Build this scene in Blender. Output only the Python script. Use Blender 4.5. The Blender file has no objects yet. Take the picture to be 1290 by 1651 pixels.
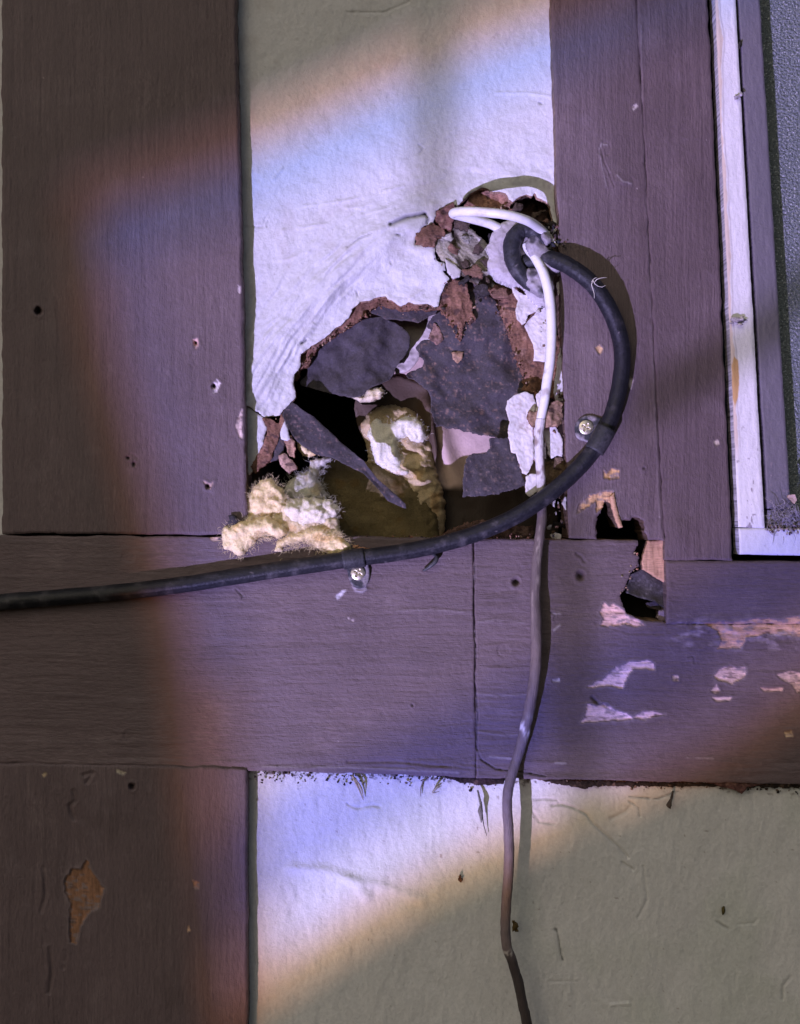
import bpy, math
import numpy as np
rng = np.random.default_rng(7)
sc = bpy.context.scene
# ------------------------------------------------------------------ camera, sky, sun, exposure
U = 0.00025            # metres per unit of the working grid (a 4x4 post is about 385 units wide)
CD = 1700.0            # camera distance from the wall face, in the same units
Z0 = 2.0               # height of the middle of the picture above the ground
SLX, SLZ = 0.62, 0.87  # light travels 0.62 right and 0.87 up for each unit into the wall
cam_d = bpy.data.cameras.new('camera')
cam = bpy.data.objects.new('camera', cam_d)
sc.collection.objects.link(cam)
cam.location = (0, -CD*U, Z0)
cam.rotation_euler = (math.pi/2, 0, 0)
cam_d.sensor_fit = 'VERTICAL'
cam_d.sensor_height = 24.0
cam_d.lens = 24.0*CD/1651.0
cam_d.clip_start = 0.01
cam_d.clip_end = 200
sc.camera = cam
world = bpy.data.worlds.new('World'); sc.world = world
world.use_nodes = True
wn = world.node_tree; wn.nodes.clear()
sky = wn.nodes.new('ShaderNodeTexSky'); sky.sky_type = 'NISHITA'; sky.sun_disc = False
sky.sun_elevation = math.radians(32); sky.sun_rotation = math.radians(212)
sky.dust_density = 4.0; sky.air_density = 0.8
tint = wn.nodes.new('ShaderNodeMix'); tint.data_type = 'RGBA'; tint.blend_type = 'MULTIPLY'
tint.inputs[0].default_value = 1.0
tint.inputs[7].default_value = (.98, 1.0, 0.95, 1)     # overcast, as the phone balanced it
bg = wn.nodes.new('ShaderNodeBackground'); bg.inputs[1].default_value = 0.039
wo = wn.nodes.new('ShaderNodeOutputWorld')
wn.links.new(sky.outputs[0], tint.inputs[6]); wn.links.new(tint.outputs[2], bg.inputs[0])
wn.links.new(bg.outputs[0], wo.inputs[0])
from mathutils import Vector
sun_d = bpy.data.lights.new('sun', 'SUN'); sun = bpy.data.objects.new('sun', sun_d)
sc.collection.objects.link(sun)
sun_d.energy = 5.0; sun_d.angle = math.radians(0.45)
sun_d.color = (0.54, 0.475, .95)                         # sunlight thrown up off tinted glass below
sun.rotation_euler = Vector((SLX, 1.0, SLZ)).to_track_quat('-Z', 'Y').to_euler()
sun.location = (-1.5, -3, Z0-2)
sc.view_settings.view_transform = 'Standard'; sc.view_settings.look = 'None'
sc.view_settings.exposure = 0.6; sc.view_settings.gamma = 1.0
sc.view_settings.use_curve_mapping = False
sc.cycles.max_bounces = 8; sc.cycles.transparent_max_bounces = 12
sc.cycles.use_denoising = True
try: sc.cycles.denoiser = 'OPENIMAGEDENOISE'
except Exception: pass

# ------------------------------------------------------------------ helpers
def W(px, py, d=0.0):
    """photo unit + depth behind the wall face -> world metres"""
    px = np.asarray(px, float); py = np.asarray(py, float); d = np.asarray(d, float)
    k = 1 + d/CD
    return np.stack([(px-645)*U*k, d*U + 0*px, Z0 + (825.5-py)*U*k], -1)

_tab = rng.random((512, 512))
def vn(x, y, s=0):
    x = x + s*17.31 + 1000; y = y + s*9.77 + 1000
    xi = np.floor(x).astype(int); yi = np.floor(y).astype(int)
    fx = x-xi; fy = y-yi
    fx = fx*fx*(3-2*fx); fy = fy*fy*(3-2*fy)
    a = _tab[xi % 512, yi % 512]; b = _tab[(xi+1) % 512, yi % 512]
    c = _tab[xi % 512, (yi+1) % 512]; e = _tab[(xi+1) % 512, (yi+1) % 512]
    return (a*(1-fx)+b*fx)*(1-fy) + (c*(1-fx)+e*fx)*fy
def fbm(x, y, s=0, o=4):
    r = 0; a = 1; t = 0
    for i in range(o):
        r = r + a*vn(x*2**i, y*2**i, s+i*3); t += a; a *= .5
    return r/t*2-1
def sst(a, b, x):
    t = np.clip((x-a)/(b-a), 0, 1); return t*t*(3-2*t)
def pdist(X, Y, pts, closed=True):
    """distance to a polyline, and signed (negative inside) when closed"""
    P = np.asarray(pts, float); n = len(P)
    best = np.full(X.shape, 1e18); ins = np.zeros(X.shape, bool)
    for i in range(n if closed else n-1):
        a = P[i]; b = P[(i+1) % n]; e = b-a
        t = np.clip(((X-a[0])*e[0]+(Y-a[1])*e[1])/max(e@e, 1e-9), 0, 1)
        best = np.minimum(best, (X-a[0]-t*e[0])**2+(Y-a[1]-t*e[1])**2)
        if closed:
            c = ((a[1] > Y) != (b[1] > Y))
            if c.any():
                xx = a[0]+(Y-a[1])/(e[1] if abs(e[1]) > 1e-9 else 1e-9)*e[0]
                ins ^= c & (X < xx)
    r = np.sqrt(best)
    return np.where(ins, -r, r) if closed else r
def local(X, Y, pts, pad, closed=True, far=1e3):
    """pdist evaluated only near the shape"""
    P = np.asarray(pts, float)
    x0, y0 = P.min(0)-pad; x1, y1 = P.max(0)+pad
    m = (X > x0) & (X < x1) & (Y > y0) & (Y < y1)
    out = np.full(X.shape, far)
    if m.any(): out[m] = pdist(X[m], Y[m], pts, closed)
    return out
def smooth_poly(pts, n=3, closed=True):
    P = [np.asarray(p, float) for p in pts]
    for _ in range(n):
        Q = []
        L = len(P)
        for i in range(L if closed else L-1):
            a = P[i]; b = P[(i+1) % L]
            Q += [a*.75+b*.25, a*.25+b*.75]
        if not closed: Q = [P[0]]+Q+[P[-1]]
        P = Q
    return P

mats = {}
def mat(name, rough=.6, bump=.3, scale=900, aniso=(1, 1, 1), spec=.4, var=.15, metal=0, trans=0, sss=0, detail=4, coat=0, fine=0):
    if name in mats: return mats[name]
    m = bpy.data.materials.new(name); m.use_nodes = True; n = m.node_tree
    p = n.nodes['Principled BSDF']
    at = n.nodes.new('ShaderNodeAttribute'); at.attribute_name = 'Col'
    tc = n.nodes.new('ShaderNodeTexCoord'); mp = n.nodes.new('ShaderNodeMapping')
    mp.inputs['Scale'].default_value = aniso
    n.links.new(tc.outputs['Object'], mp.inputs[0])
    nz = n.nodes.new('ShaderNodeTexNoise'); nz.inputs['Scale'].default_value = scale; nz.inputs['Detail'].default_value = detail
    nz.inputs['Roughness'].default_value = .62
    n.links.new(mp.outputs[0], nz.inputs['Vector'])
    rm = n.nodes.new('ShaderNodeMapRange'); rm.inputs[1].default_value = .25; rm.inputs[2].default_value = .75
    rm.inputs[3].default_value = 1-var; rm.inputs[4].default_value = 1+var
    n.links.new(nz.outputs[0], rm.inputs[0])
    mx = n.nodes.new('ShaderNodeMix'); mx.data_type = 'RGBA'; mx.blend_type = 'MULTIPLY'; mx.inputs[0].default_value = 1
    n.links.new(at.outputs['Color'], mx.inputs[6]); n.links.new(rm.outputs[0], mx.inputs[7])
    n.links.new(mx.outputs[2], p.inputs['Base Color'])
    r2 = n.nodes.new('ShaderNodeMapRange'); r2.inputs[1].default_value = .3; r2.inputs[2].default_value = .7
    r2.inputs[3].default_value = max(rough-.1, 0.02); r2.inputs[4].default_value = min(rough+.12, 1)
    n.links.new(nz.outputs[0], r2.inputs[0]); n.links.new(r2.outputs[0], p.inputs['Roughness'])
    if bump:
        b = n.nodes.new('ShaderNodeBump'); b.inputs['Strength'].default_value = bump; b.inputs['Distance'].default_value = .0004
        n.links.new(nz.outputs[0], b.inputs['Height'])
        last = b
        if fine:
            n2 = n.nodes.new('ShaderNodeTexNoise'); n2.inputs['Scale'].default_value = fine; n2.inputs['Detail'].default_value = 2
            n.links.new(tc.outputs['Object'], n2.inputs['Vector'])
            b2 = n.nodes.new('ShaderNodeBump'); b2.inputs['Strength'].default_value = bump; b2.inputs['Distance'].default_value = .0002
            n.links.new(n2.outputs[0], b2.inputs['Height']); n.links.new(b.outputs[0], b2.inputs['Normal']); last = b2
        n.links.new(last.outputs[0], p.inputs['Normal'])
    p.inputs['Specular IOR Level'].default_value = spec
    p.inputs['Metallic'].default_value = metal
    p.inputs['Transmission Weight'].default_value = trans
    if sss:
        p.inputs['Subsurface Weight'].default_value = sss; p.inputs['Subsurface Radius'].default_value = (.002, .0015, .001)
        p.inputs['Subsurface Scale'].default_value = 1
    p.inputs['Coat Weight'].default_value = coat; p.inputs['Coat Roughness'].default_value = .25
    mats[name] = m; return m
M_PV = mat('brown_paint_upright_grain', .55, .7, 800, (3.0, 1, .40), .26, .20, fine=1900)
M_PH = mat('brown_paint_level_grain', .55, .7, 800, (.38, 1, 2.8), .26, .20, fine=1900)
M_ST = mat('white_painted_stucco', .62, .65, 700, spec=.3, var=.10, fine=2000)
M_TAR = mat('tar_paper', .75, .5, 1500, spec=.25, var=.45)
M_FIB = mat('torn_fibreboard', .95, 1.0, 900, (1, 1, 1.6), .1, .45, fine=3000)
M_FLK = mat('paint_flake', .6, .5, 900, spec=.3, var=.08)
M_SEA = mat('dirty_sealant', .5, .5, 700, spec=.4, var=.15)
M_INS = mat('insulation_wool', 1.0, 1.0, 1600, (1, 1, 1), .05, .25, sss=.15, fine=4000)
M_BLK = mat('black_jacket', .48, .45, 1100, spec=.25, var=.5)
M_WJ = mat('white_jacket', .4, .2, 500, spec=.45, var=.06)
M_WIN = mat('white_window_paint', .45, .5, 800, spec=.4, var=.06, fine=2000)
M_WOOD = mat('raw_wood', .8, .6, 900, (.3, 1, 3), .2, .3)
M_DARK = mat('dark_cavity', .9, .3, 300, spec=.1, var=.3)
M_MET = mat('screw_metal', .4, .2, 1500, spec=.5, var=.15, metal=.85)
M_DIRT = mat('dirt', .95, .8, 2200, spec=.1, var=.5)

def C(X, rgb): return np.broadcast_to(np.array(rgb, float), X.shape+(3,)).copy()
def mixc(c, rgb, m): return c*(1-m[..., None]) + np.array(rgb)*m[..., None]

def finish(o, label=None, cat=None, group=None, kind=None):
    if label: o['label'] = label
    if cat: o['category'] = cat
    if group: o['group'] = group
    if kind: o['kind'] = kind
    return o
def thing(name, px, py, d, label, cat, group=None):
    e = bpy.data.objects.new(name, None); sc.collection.objects.link(e)
    e.location = W(px, py, d); e.empty_display_size = .01
    return finish(e, label, cat, group)
def mesh(name, V, Q, col, material, parent=None, flat=None, **kw):
    V = np.asarray(V, float)
    q = parent
    while q is not None:
        V = V-np.array(q.location); q = q.parent
    loc = None
    if parent is None and len(V):
        loc = V.mean(0); V = V-loc
    Q = np.asarray(Q)
    me = bpy.data.meshes.new(name)
    k = Q.shape[1]
    me.vertices.add(len(V)); me.vertices.foreach_set('co', V.astype(np.float32).ravel())
    me.loops.add(Q.size); me.loops.foreach_set('vertex_index', Q.ravel().astype(np.int32))
    me.polygons.add(len(Q)); me.polygons.foreach_set('loop_start', (np.arange(len(Q))*k).astype(np.int32))
    me.update(calc_edges=True)
    me.shade_smooth() if hasattr(me, 'shade_smooth') else None
    a = me.color_attributes.new('Col', 'FLOAT_COLOR', 'POINT')
    c = np.ones((len(V), 4), np.float32); c[:, :3] = np.clip(col, 0, 1)
    a.data.foreach_set('color', c.ravel())
    me.materials.append(material)
    o = bpy.data.objects.new(name, me); sc.collection.objects.link(o)
    if parent is not None: o.parent = parent
    elif loc is not None: o.location = loc
    return finish(o, **kw)

def sheet(name, material, parent, poly=None, quad=None, depth=None, color=None, step=2.0, thick=8.0, cuts=(), rag=(0, 8), cutrag=(1.6, 7),
          round_=2.0, edgecol=None, wob=0.0, sd=0, **kw):
    """relief sheet: a grid over the outline, snapped to its (ragged) edge, with thickness"""
    if quad is not None:
        q = np.asarray(quad, float)
        def params(a0, a1, fine0, fine1):
            # positions along one direction: fine inside the picture, coarse outside
            s = []
            x = a0
            while x < a1-1e-6:
                s.append(x); x += step if fine0-40 <= x <= fine1+30 else 30
                if s[-1] < fine0-40 < x: x = fine0-40
            s.append(a1); return (np.array(s)-a0)/(a1-a0)
        u = params(min(q[0, 0], q[3, 0]), max(q[1, 0], q[2, 0]), 0, 1290)
        v = params(min(q[0, 1], q[1, 1]), max(q[2, 1], q[3, 1]), 0, 1651)
        Ug, Vg = np.meshgrid(u, v)
        g = lambda k: ((1-Ug)*(1-Vg)*q[0, k]+Ug*(1-Vg)*q[1, k]+Ug*Vg*q[2, k]+(1-Ug)*Vg*q[3, k])
        X, Y = g(0), g(1)
        wd = np.hypot(*(q[1]-q[0])); hd = np.hypot(*(q[3]-q[0]))
        ed = np.minimum(np.minimum(Ug, 1-Ug)*wd, np.minimum(Vg, 1-Vg)*hd)
        if wob:
            f = np.exp(-ed/6)
            X = X + f*wob*fbm(X*.02, Y*.045, 11+sd, 3); Y = Y + f*wob*fbm(X*.045, Y*.02, 13+sd, 3)
        sdf = np.full(X.shape, -1e3)
    else:
        P = np.asarray(poly, float)
        pad = rag[0]*1.5+step*2
        xs = np.arange(P[:, 0].min()-pad, P[:, 0].max()+pad+step, step)
        ys = np.arange(P[:, 1].min()-pad, P[:, 1].max()+pad+step, step)
        X, Y = np.meshgrid(xs, ys)
        sdf = pdist(X, Y, P)
        if rag[0]: sdf = sdf + rag[0]*fbm(X/rag[1], Y/rag[1], 5+sd, 4)
        ed = np.maximum(-sdf, 0)
    for c in cuts:
        cs = local(X, Y, c, 60)
        if cutrag[0]: cs = cs + cutrag[0]*fbm(X/cutrag[1], Y/cutrag[1], 21+sd, 4)
        sdf = np.maximum(sdf, -cs); ed = np.minimum(ed, np.maximum(cs, 0))
    h = step
    near = np.abs(sdf) < h*1.5
    if near.any() and (poly is not None or len(cuts)):
        gy, gx = np.gradient(sdf)
        dxs = np.gradient(X, axis=1); dys = np.gradient(Y, axis=0)
        gx = gx/np.where(np.abs(dxs) < 1e-6, 1, dxs); gy = gy/np.where(np.abs(dys) < 1e-6, 1, dys)
        gl = np.hypot(gx, gy)+1e-6; gx /= gl; gy /= gl
        mv = np.where(np.abs(sdf) < h*.72, sdf, 0)
        X = X-mv*gx; Y = Y-mv*gy
        keep = sdf < h*.72
    else:
        keep = sdf < h*.72
    qk = keep[:-1, :-1] & keep[1:, :-1] & keep[:-1, 1:] & keep[1:, 1:]
    D = depth(X, Y, ed) if callable(depth) else np.full(X.shape, float(depth))
    if round_: D = D + round_*np.clip(1-ed/(round_*1.6), 0, 1)**2
    COL = color(X, Y, ed) if callable(color) else C(X, color)
    idx = np.arange(X.size).reshape(X.shape)
    a = idx[:-1, :-1][qk]; b = idx[:-1, 1:][qk]; c_ = idx[1:, 1:][qk]; d_ = idx[1:, :-1][qk]
    Q = np.stack([a, d_, c_, b], 1)
    if len(Q) == 0: return None
    # boundary edges
    n = X.size
    e = np.concatenate([Q[:, [0, 1]], Q[:, [1, 2]], Q[:, [2, 3]], Q[:, [3, 0]]])
    key = e[:, 0].astype(np.int64)*n+e[:, 1]; rev = e[:, 1].astype(np.int64)*n+e[:, 0]
    be = e[~np.isin(key, rev)]
    V = W(X.ravel(), Y.ravel(), D.ravel()); CC = COL.reshape(-1, 3)
    used, inv = np.unique(Q, return_inverse=True); Q = inv.reshape(Q.shape)
    bu, binv = np.unique(be, return_inverse=True); be = binv.reshape(be.shape)
    nb = len(bu); n0 = len(used)
    Vf = V[bu]
    Vb = Vf.copy(); Vb[:, 1] += thick*U
    ec = CC[bu] if edgecol is None else np.broadcast_to(np.array(edgecol), (nb, 3))*(1+.25*rng.standard_normal((nb, 1)))
    walls = np.stack([be[:, 1]+n0, be[:, 0]+n0, be[:, 0]+n0+nb, be[:, 1]+n0+nb], 1)
    return mesh(name, np.concatenate([V[used], Vf, Vb]), np.concatenate([Q, walls]), np.concatenate([CC[used], ec, ec]), material, parent, **kw)

def crv(pts, n=14):
    P = np.asarray(pts, float); P = np.vstack([2*P[0]-P[1], P, 2*P[-1]-P[-2]])
    out = []
    for i in range(1, len(P)-2):
        t = np.linspace(0, 1, n, endpoint=False)[:, None]
        a, b, c, d = P[i-1], P[i], P[i+1], P[i+2]
        out.append(.5*((2*b)+(-a+c)*t+(2*a-5*b+4*c-d)*t*t+(-a+3*b-3*c+d)*t**3))
    return np.vstack(out+[P[-2][None]])
def tube_data(path, r, sides=14, wobble=0, seed=0, prof=None):
    """path in world metres"""
    n = len(path); r = np.broadcast_to(np.asarray(r, float), (n,))
    T = np.gradient(path, axis=0); T /= np.linalg.norm(T, axis=1)[:, None]+1e-12
    up = np.array([0, -1., 0]) if abs(T[0][1]) < .9 else np.array([1., 0, 0])
    N = []; prev = up
    for t in T:
        v = prev-t*(prev@t); v /= np.linalg.norm(v)+1e-12; N.append(v); prev = v
    N = np.array(N); B = np.cross(T, N)
    th = np.linspace(0, 2*np.pi, sides, endpoint=False)
    ii, tt = np.meshgrid(np.arange(n), th, indexing='ij')
    R = r[:, None]*(1+wobble*fbm(ii*.22, tt*1.2, seed, 3))
    if prof is not None: R = R*prof(tt)
    V = path[:, None]+R[..., None]*(np.cos(tt)[..., None]*N[:, None]+np.sin(tt)[..., None]*B[:, None])
    idx = np.arange(n*sides).reshape(n, sides)
    a = idx[:-1]; b = np.roll(a, -1, 1); d = idx[1:]; c = np.roll(d, -1, 1)
    Q = np.stack([a, d, c, b], -1).reshape(-1, 4)
    V = V.reshape(-1, 3)
    # caps
    V = np.vstack([V, path[0], path[-1]]); k0 = n*sides
    caps = []
    for j in range(0, sides, 2):
        caps.append([k0, j, (j+1) % sides, (j+2) % sides]); 
        caps.append([k0+1, (n-1)*sides+(j+2) % sides, (n-1)*sides+(j+1) % sides, (n-1)*sides+j])
    return V, np.vstack([Q, np.array(caps)]), ii
def tube(name, pts, r, material, parent, col, sides=14, n=14, wobble=0, seed=0, colf=None, prof=None, **kw):
    p = crv(pts, n); path = W(p[:, 0], p[:, 1], p[:, 2])
    rr = (np.interp(np.linspace(0, 1, len(p)), np.linspace(0, 1, len(r)), r) if np.ndim(r) else r)*U
    V, Q, ii = tube_data(path, rr, sides, wobble, seed, prof)
    cc = np.broadcast_to(np.array(col, float), (len(V), 3)).copy()
    if colf is not None: cc = colf(p, V, cc)
    return mesh(name, V, Q, cc, material, parent, **kw)
def fibres(name, seeds, n, length, r, material, parent, col, d0, spread=1.0, dirn=None, dsp=14, **kw):
    """a tangle of thin curved hairs around the given points"""
    Vs, Qs, Cs, off = [], [], [], 0
    S = np.asarray(seeds, float)
    for i in range(n):
        s = S[rng.integers(len(S))]
        p = np.array([s[0]+rng.normal()*spread, s[1]+rng.normal()*spread, (s[2] if len(s) > 2 else d0)+rng.normal()*dsp*.15])
        ang = (s[3]+rng.normal()*.55) if len(s) > 3 else rng.uniform(0, 2*np.pi) if dirn is None else dirn+rng.normal()*.7
        L = length*rng.uniform(.4, 1.4); k = rng.normal()*.28
        pts = []
        for t in range(5):
            pts.append(p.copy()); p = p+np.array([np.cos(ang), np.sin(ang), rng.normal()*.35-.15])*L/4; ang += k+rng.normal()*.3
        pts = np.array(pts); path = W(pts[:, 0], pts[:, 1], pts[:, 2])
        V, Q, _ = tube_data(path, np.array([1, 1, .9, .7, .35])*r*U, 4)
        Vs.append(V); Qs.append(Q+off); off += len(V)
        Cs.append(np.broadcast_to(np.array(col)*rng.uniform(.7, 1.15), (len(V), 3)))
    return mesh(name, np.vstack(Vs), np.vstack(Qs), np.vstack(Cs), material, parent, **kw)
def crumb_data(px, py, d, r, sq=(1, 1, 1), seed=0):
    n, m = 5, 7
    th = np.linspace(0, np.pi, n); ph = np.linspace(0, 2*np.pi, m, endpoint=False)
    T, F = np.meshgrid(th, ph, indexing='ij')
    R = r*(1+.35*np.random.default_rng(seed).standard_normal(T.shape)); R[0] = R[0, 0]; R[-1] = R[-1, 0]
    x = px+R*np.sin(T)*np.cos(F)*sq[0]; y = py+R*np.cos(T)*sq[1]; dd = d+R*np.sin(T)*np.sin(F)*sq[2]
    V = W(x.ravel(), y.ravel(), dd.ravel())
    idx = np.arange(n*m).reshape(n, m); a = idx[:-1]; b = np.roll(a, -1, 1); d_ = idx[1:]; c = np.roll(d_, -1, 1)
    return V, np.stack([a, b, c, d_], -1).reshape(-1, 4)
def crumbs(name, items, material, parent, **kw):
    Vs, Qs, Cs, off = [], [], [], 0
    for k, (px, py, d, r, col) in enumerate(items):
        V, Q = crumb_data(px, py, d, r, rng.uniform(.6, 1.3, 3), k+int(px))
        Vs.append(V); Qs.append(Q+off); off += len(V); Cs.append(np.broadcast_to(np.array(col), (len(V), 3)))
    return mesh(name, np.vstack(Vs), np.vstack(Qs), np.vstack(Cs), material, parent, **kw)

PAINT = np.array((.122, .088, .093))
WOODC = np.array((.50, .30, .19))
STUC = np.array((.54, .53, .535))

# ------------------------------------------------------------------ relief of the painted boards
chips = [  # outline, colour, depth, grain
 ([(104,1419),(117,1401),(130,1402),(141,1388),(150,1409),(167,1432),(158,1466),(146,1468),(135,1484),(128,1500),(122,1521),(114,1519),(112,1500),(114,1458),(106,1440)], (.24,.12,.07), 2.4),
 ([(967,989),(974,973),(981,978),(988,974),(1005,984),(1015,996),(1030,1001),(1039,1008),(1022,1010),(1005,1006),(988,1010),(969,1008),(974,997)], (.66,.42,.36), 2),
 ([(947,1108),(974,1094),(993,1076),(1004,1073),(1016,1066),(1030,1068),(1043,1064),(1055,1069),(1055,1080),(1036,1077),(1020,1078),(1011,1092),(1004,1110),(985,1106),(966,1107)], (.62,.44,.42), 2),
 ([(938,1165),(945,1150),(947,1135),(960,1139),(974,1135),(995,1146),(1020,1156),(1031,1150),(1043,1146),(1060,1149),(1073,1151),(1052,1156),(1040,1161),(1024,1158),(1006,1161),(984,1162),(958,1163)], (.60,.43,.44), 2),
 ([(1137,1005),(1160,1002),(1180,1004),(1203,1000),(1230,997),(1255,1000),(1300,992),(1340,990),(1340,1028),(1290,1026),(1262,1024),(1240,1021),(1203,1028),(1194,1046),(1175,1045),(1157,1046),(1163,1034),(1160,1020)], (.50,.29,.19), 1.5),
 ([(1151,1089),(1160,1080),(1176,1073),(1188,1078),(1203,1076),(1201,1092),(1191,1097),(1180,1103),(1168,1099),(1158,1098)], (.55,.38,.33), 2),
 ([(1146,1114),(1155,1104),(1161,1114),(1154,1119)], (.5,.36,.32), 1.5),
 ([(1148,1124),(1180,1124),(1176,1130),(1155,1131)], (.5,.36,.32), 1.5),
 ([(1251,1087),(1262,1086),(1276,1082),(1300,1088),(1300,1119),(1285,1117),(1276,1103),(1262,1097)], (.5,.36,.32), 1.5),
 ([(1226,1109),(1263,1109),(1260,1114),(1232,1115)], (.5,.33,.28), 1.2),
 ([(1084,1089),(1094,1090),(1094,1098),(1086,1097)], (.55,.4,.3), 1.5),
 ([(1265,1180),(1276,1177),(1279,1187),(1267,1189)], (.5,.4,.28), 1.5),
 ([(890,1095),(902,1094),(903,1100),(891,1100)], (.6,.55,.6), 1),
 ([(973,758),(978,765),(986,756),(999,758),(998,770),(984,773),(974,771)], (.50,.30,.13), 2.5),
 ([(928,829),(935,812),(950,799),(963,797),(974,792),(988,792),(990,808),(996,828),(1001,848),(996,848),(984,812),(974,807),(971,819),(962,826),(961,808),(945,818)], (.55,.33,.17), 3),
 ([(960,560),(967,556),(972,562),(968,572),(964,568)], (.55,.36,.2), 2),
 ([(1151,712),(1158,709),(1160,716),(1154,719)], (.6,.5,.4), 1),
 ([(1018,172),(1026,167),(1029,171),(1021,178)], (.6,.52,.5), 1),
 ([(1016,606),(1021,612),(1018,628),(1014,622)], (.6,.5,.45), 1),
 ([(311,548),(318,546),(321,556),(316,564),(312,558)], (.6,.38,.32), 2),
 ([(343,618),(350,612),(355,618),(350,632),(344,634)], (.6,.52,.52), 1.5),
 ([(329,776),(340,780),(344,776),(340,788),(333,788)], (.45,.3,.24), 1.5),
 ([(383,672),(390,660),(390,690),(392,708),(386,705),(380,688)], (.55,.42,.38), 1.2),
 ([(384,460),(388,462),(387,474),(384,470)], (.6,.5,.5), 1),
 ([(337,864),(352,866),(350,872),(341,872)], (.6,.42,.34), 1),
 ([(566,1000),(570,998),(571,1003)], (.6,.5,.5), 1), ([(560,996),(563,995),(563,999)], (.6,.5,.5), 1),
 ([(187,1239),(204,1245),(198,1250),(188,1246)], (.35,.3,.24), 1), ([(68,1249),(74,1245),(76,1248),(71,1254)], (.5,.38,.25), 1),
 ([(310,1418),(322,1422),(320,1434),(312,1432)], (.30,.16,.10), 1),
 ([(302,1495),(304,1490),(307,1500),(302,1503)], (.45,.3,.2), 1),
 ([(540,962),(552,952),(560,950),(550,962),(544,967)], (.5,.46,.52), .6),
 ([(567,944),(588,940),(592,950),(584,957),(572,953)], (.3,.26,.3), -1.5),
]
pits = [(62,502,7,14),(345,622,4.5,11),(316,553,3.5,8),(335,784,4,8),(213,1268,6,10),(832,938,7,9),(936,928,8,8),(207,738,3,5),(216,748,4,6),(665,1137,3,4),(1038,755,3,2)]
rings = [(212,742,10),(812,1050,9),(207,897,9),(210,1185,9),(975,240,10)]
blisters = [(1098,862,22,-5),(470,1000,30,-1.5),(936,925,30,3),(600,990,60,1.5),(150,1290,40,-2),(110,1380,60,3),(1000,290,14,-3),(1110,300,20,-2)]
grooves = [
 ([(763,866),(765,930),(764,985),(767,1040),(766,1100),(770,1150),(768,1205),(776,1225),(800,1240),(850,1246),(880,1252)], 1.1, 3.2, .25),
 ([(1035,140),(1040,250),(1041,330)], .8, .8, .8),
 ([(968,235),(975,262),(984,282),(990,300)], 1.2, 1.4, .9),
 ([(930,893),(937,897),(942,905)], 2, 2, .8),
 ([(888,988),(895,990),(893,1000)], 1.2, 1.5, .5), ([(893,990),(905,989)], 1.2, -1.5, 1.5), ([(893,1016),(903,1008)], 1.5, -1.5, 1.6),
 ([(770,928),(800,930)], 1, 1, .9),
 ([(960,1005),(1010,1020),(1070,1022)], 1.5, 1, .9),
 ([(1110,1060),(1118,1058),(1120,1070)], 1.2, 1.4, .5),
 ([(955,1125),(965,1135),(980,1138)], 2.5, 3, .4),
 ([(560,1228),(640,1228),(765,1240)], 2, 1.5, .95),
 ([(380,950),(392,962),(388,966)], 1.2, 1.5, .5),
 ([(118,1275),(122,1290),(112,1300),(120,1320)], 3, 2.5, .8), ([(135,1250),(150,1246),(140,1262)], 3, 2.5, .9),
 ([(70,1400),(75,1440),(66,1470)], 3, 2, .9), ([(80,1530),(84,1570),(78,1600)], 3, 2.5, .8), ([(105,1535),(102,1560)], 3, 2, .9),
 ([(1280,300),(1255,420)], 1, 1, .9),
 ([(966,240),(970,232),(980,234)], 1.1, -1, 1.4), ([(966,245),(972,275),(978,300)], .8, -.8, 1.3), ([(995,282),(1004,292),(1018,296)], 1.3, -1, 1.5), ([(1034,40),(1036,200),(1042,330),(1050,520),(1056,660),(1064,850)], 1.0, -.8, 1.15), ([(640,985),(700,983),(760,988)], 1, -1, 1.2), ([(420,1236),(560,1237),(740,1246)], 1.4, -1.4, 1.3), ([(768,1118),(800,1122),(850,1120)], 1.1, -1.2, 1.2), ([(772,1180),(810,1186),(846,1184)], 1.1, -1.2, 1.2), ([(770,1003),(800,1000),(846,1004)], 1.1, -1.2, 1.2), ([(790,1220),(830,1224)], 1.4, -1, 1.5), ([(895,1230),(912,1231)], 1.5, -1, 1.6),
 ([(1108,1222),(1150,1223)], 1.2, -.8, 1.3),
]
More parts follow.
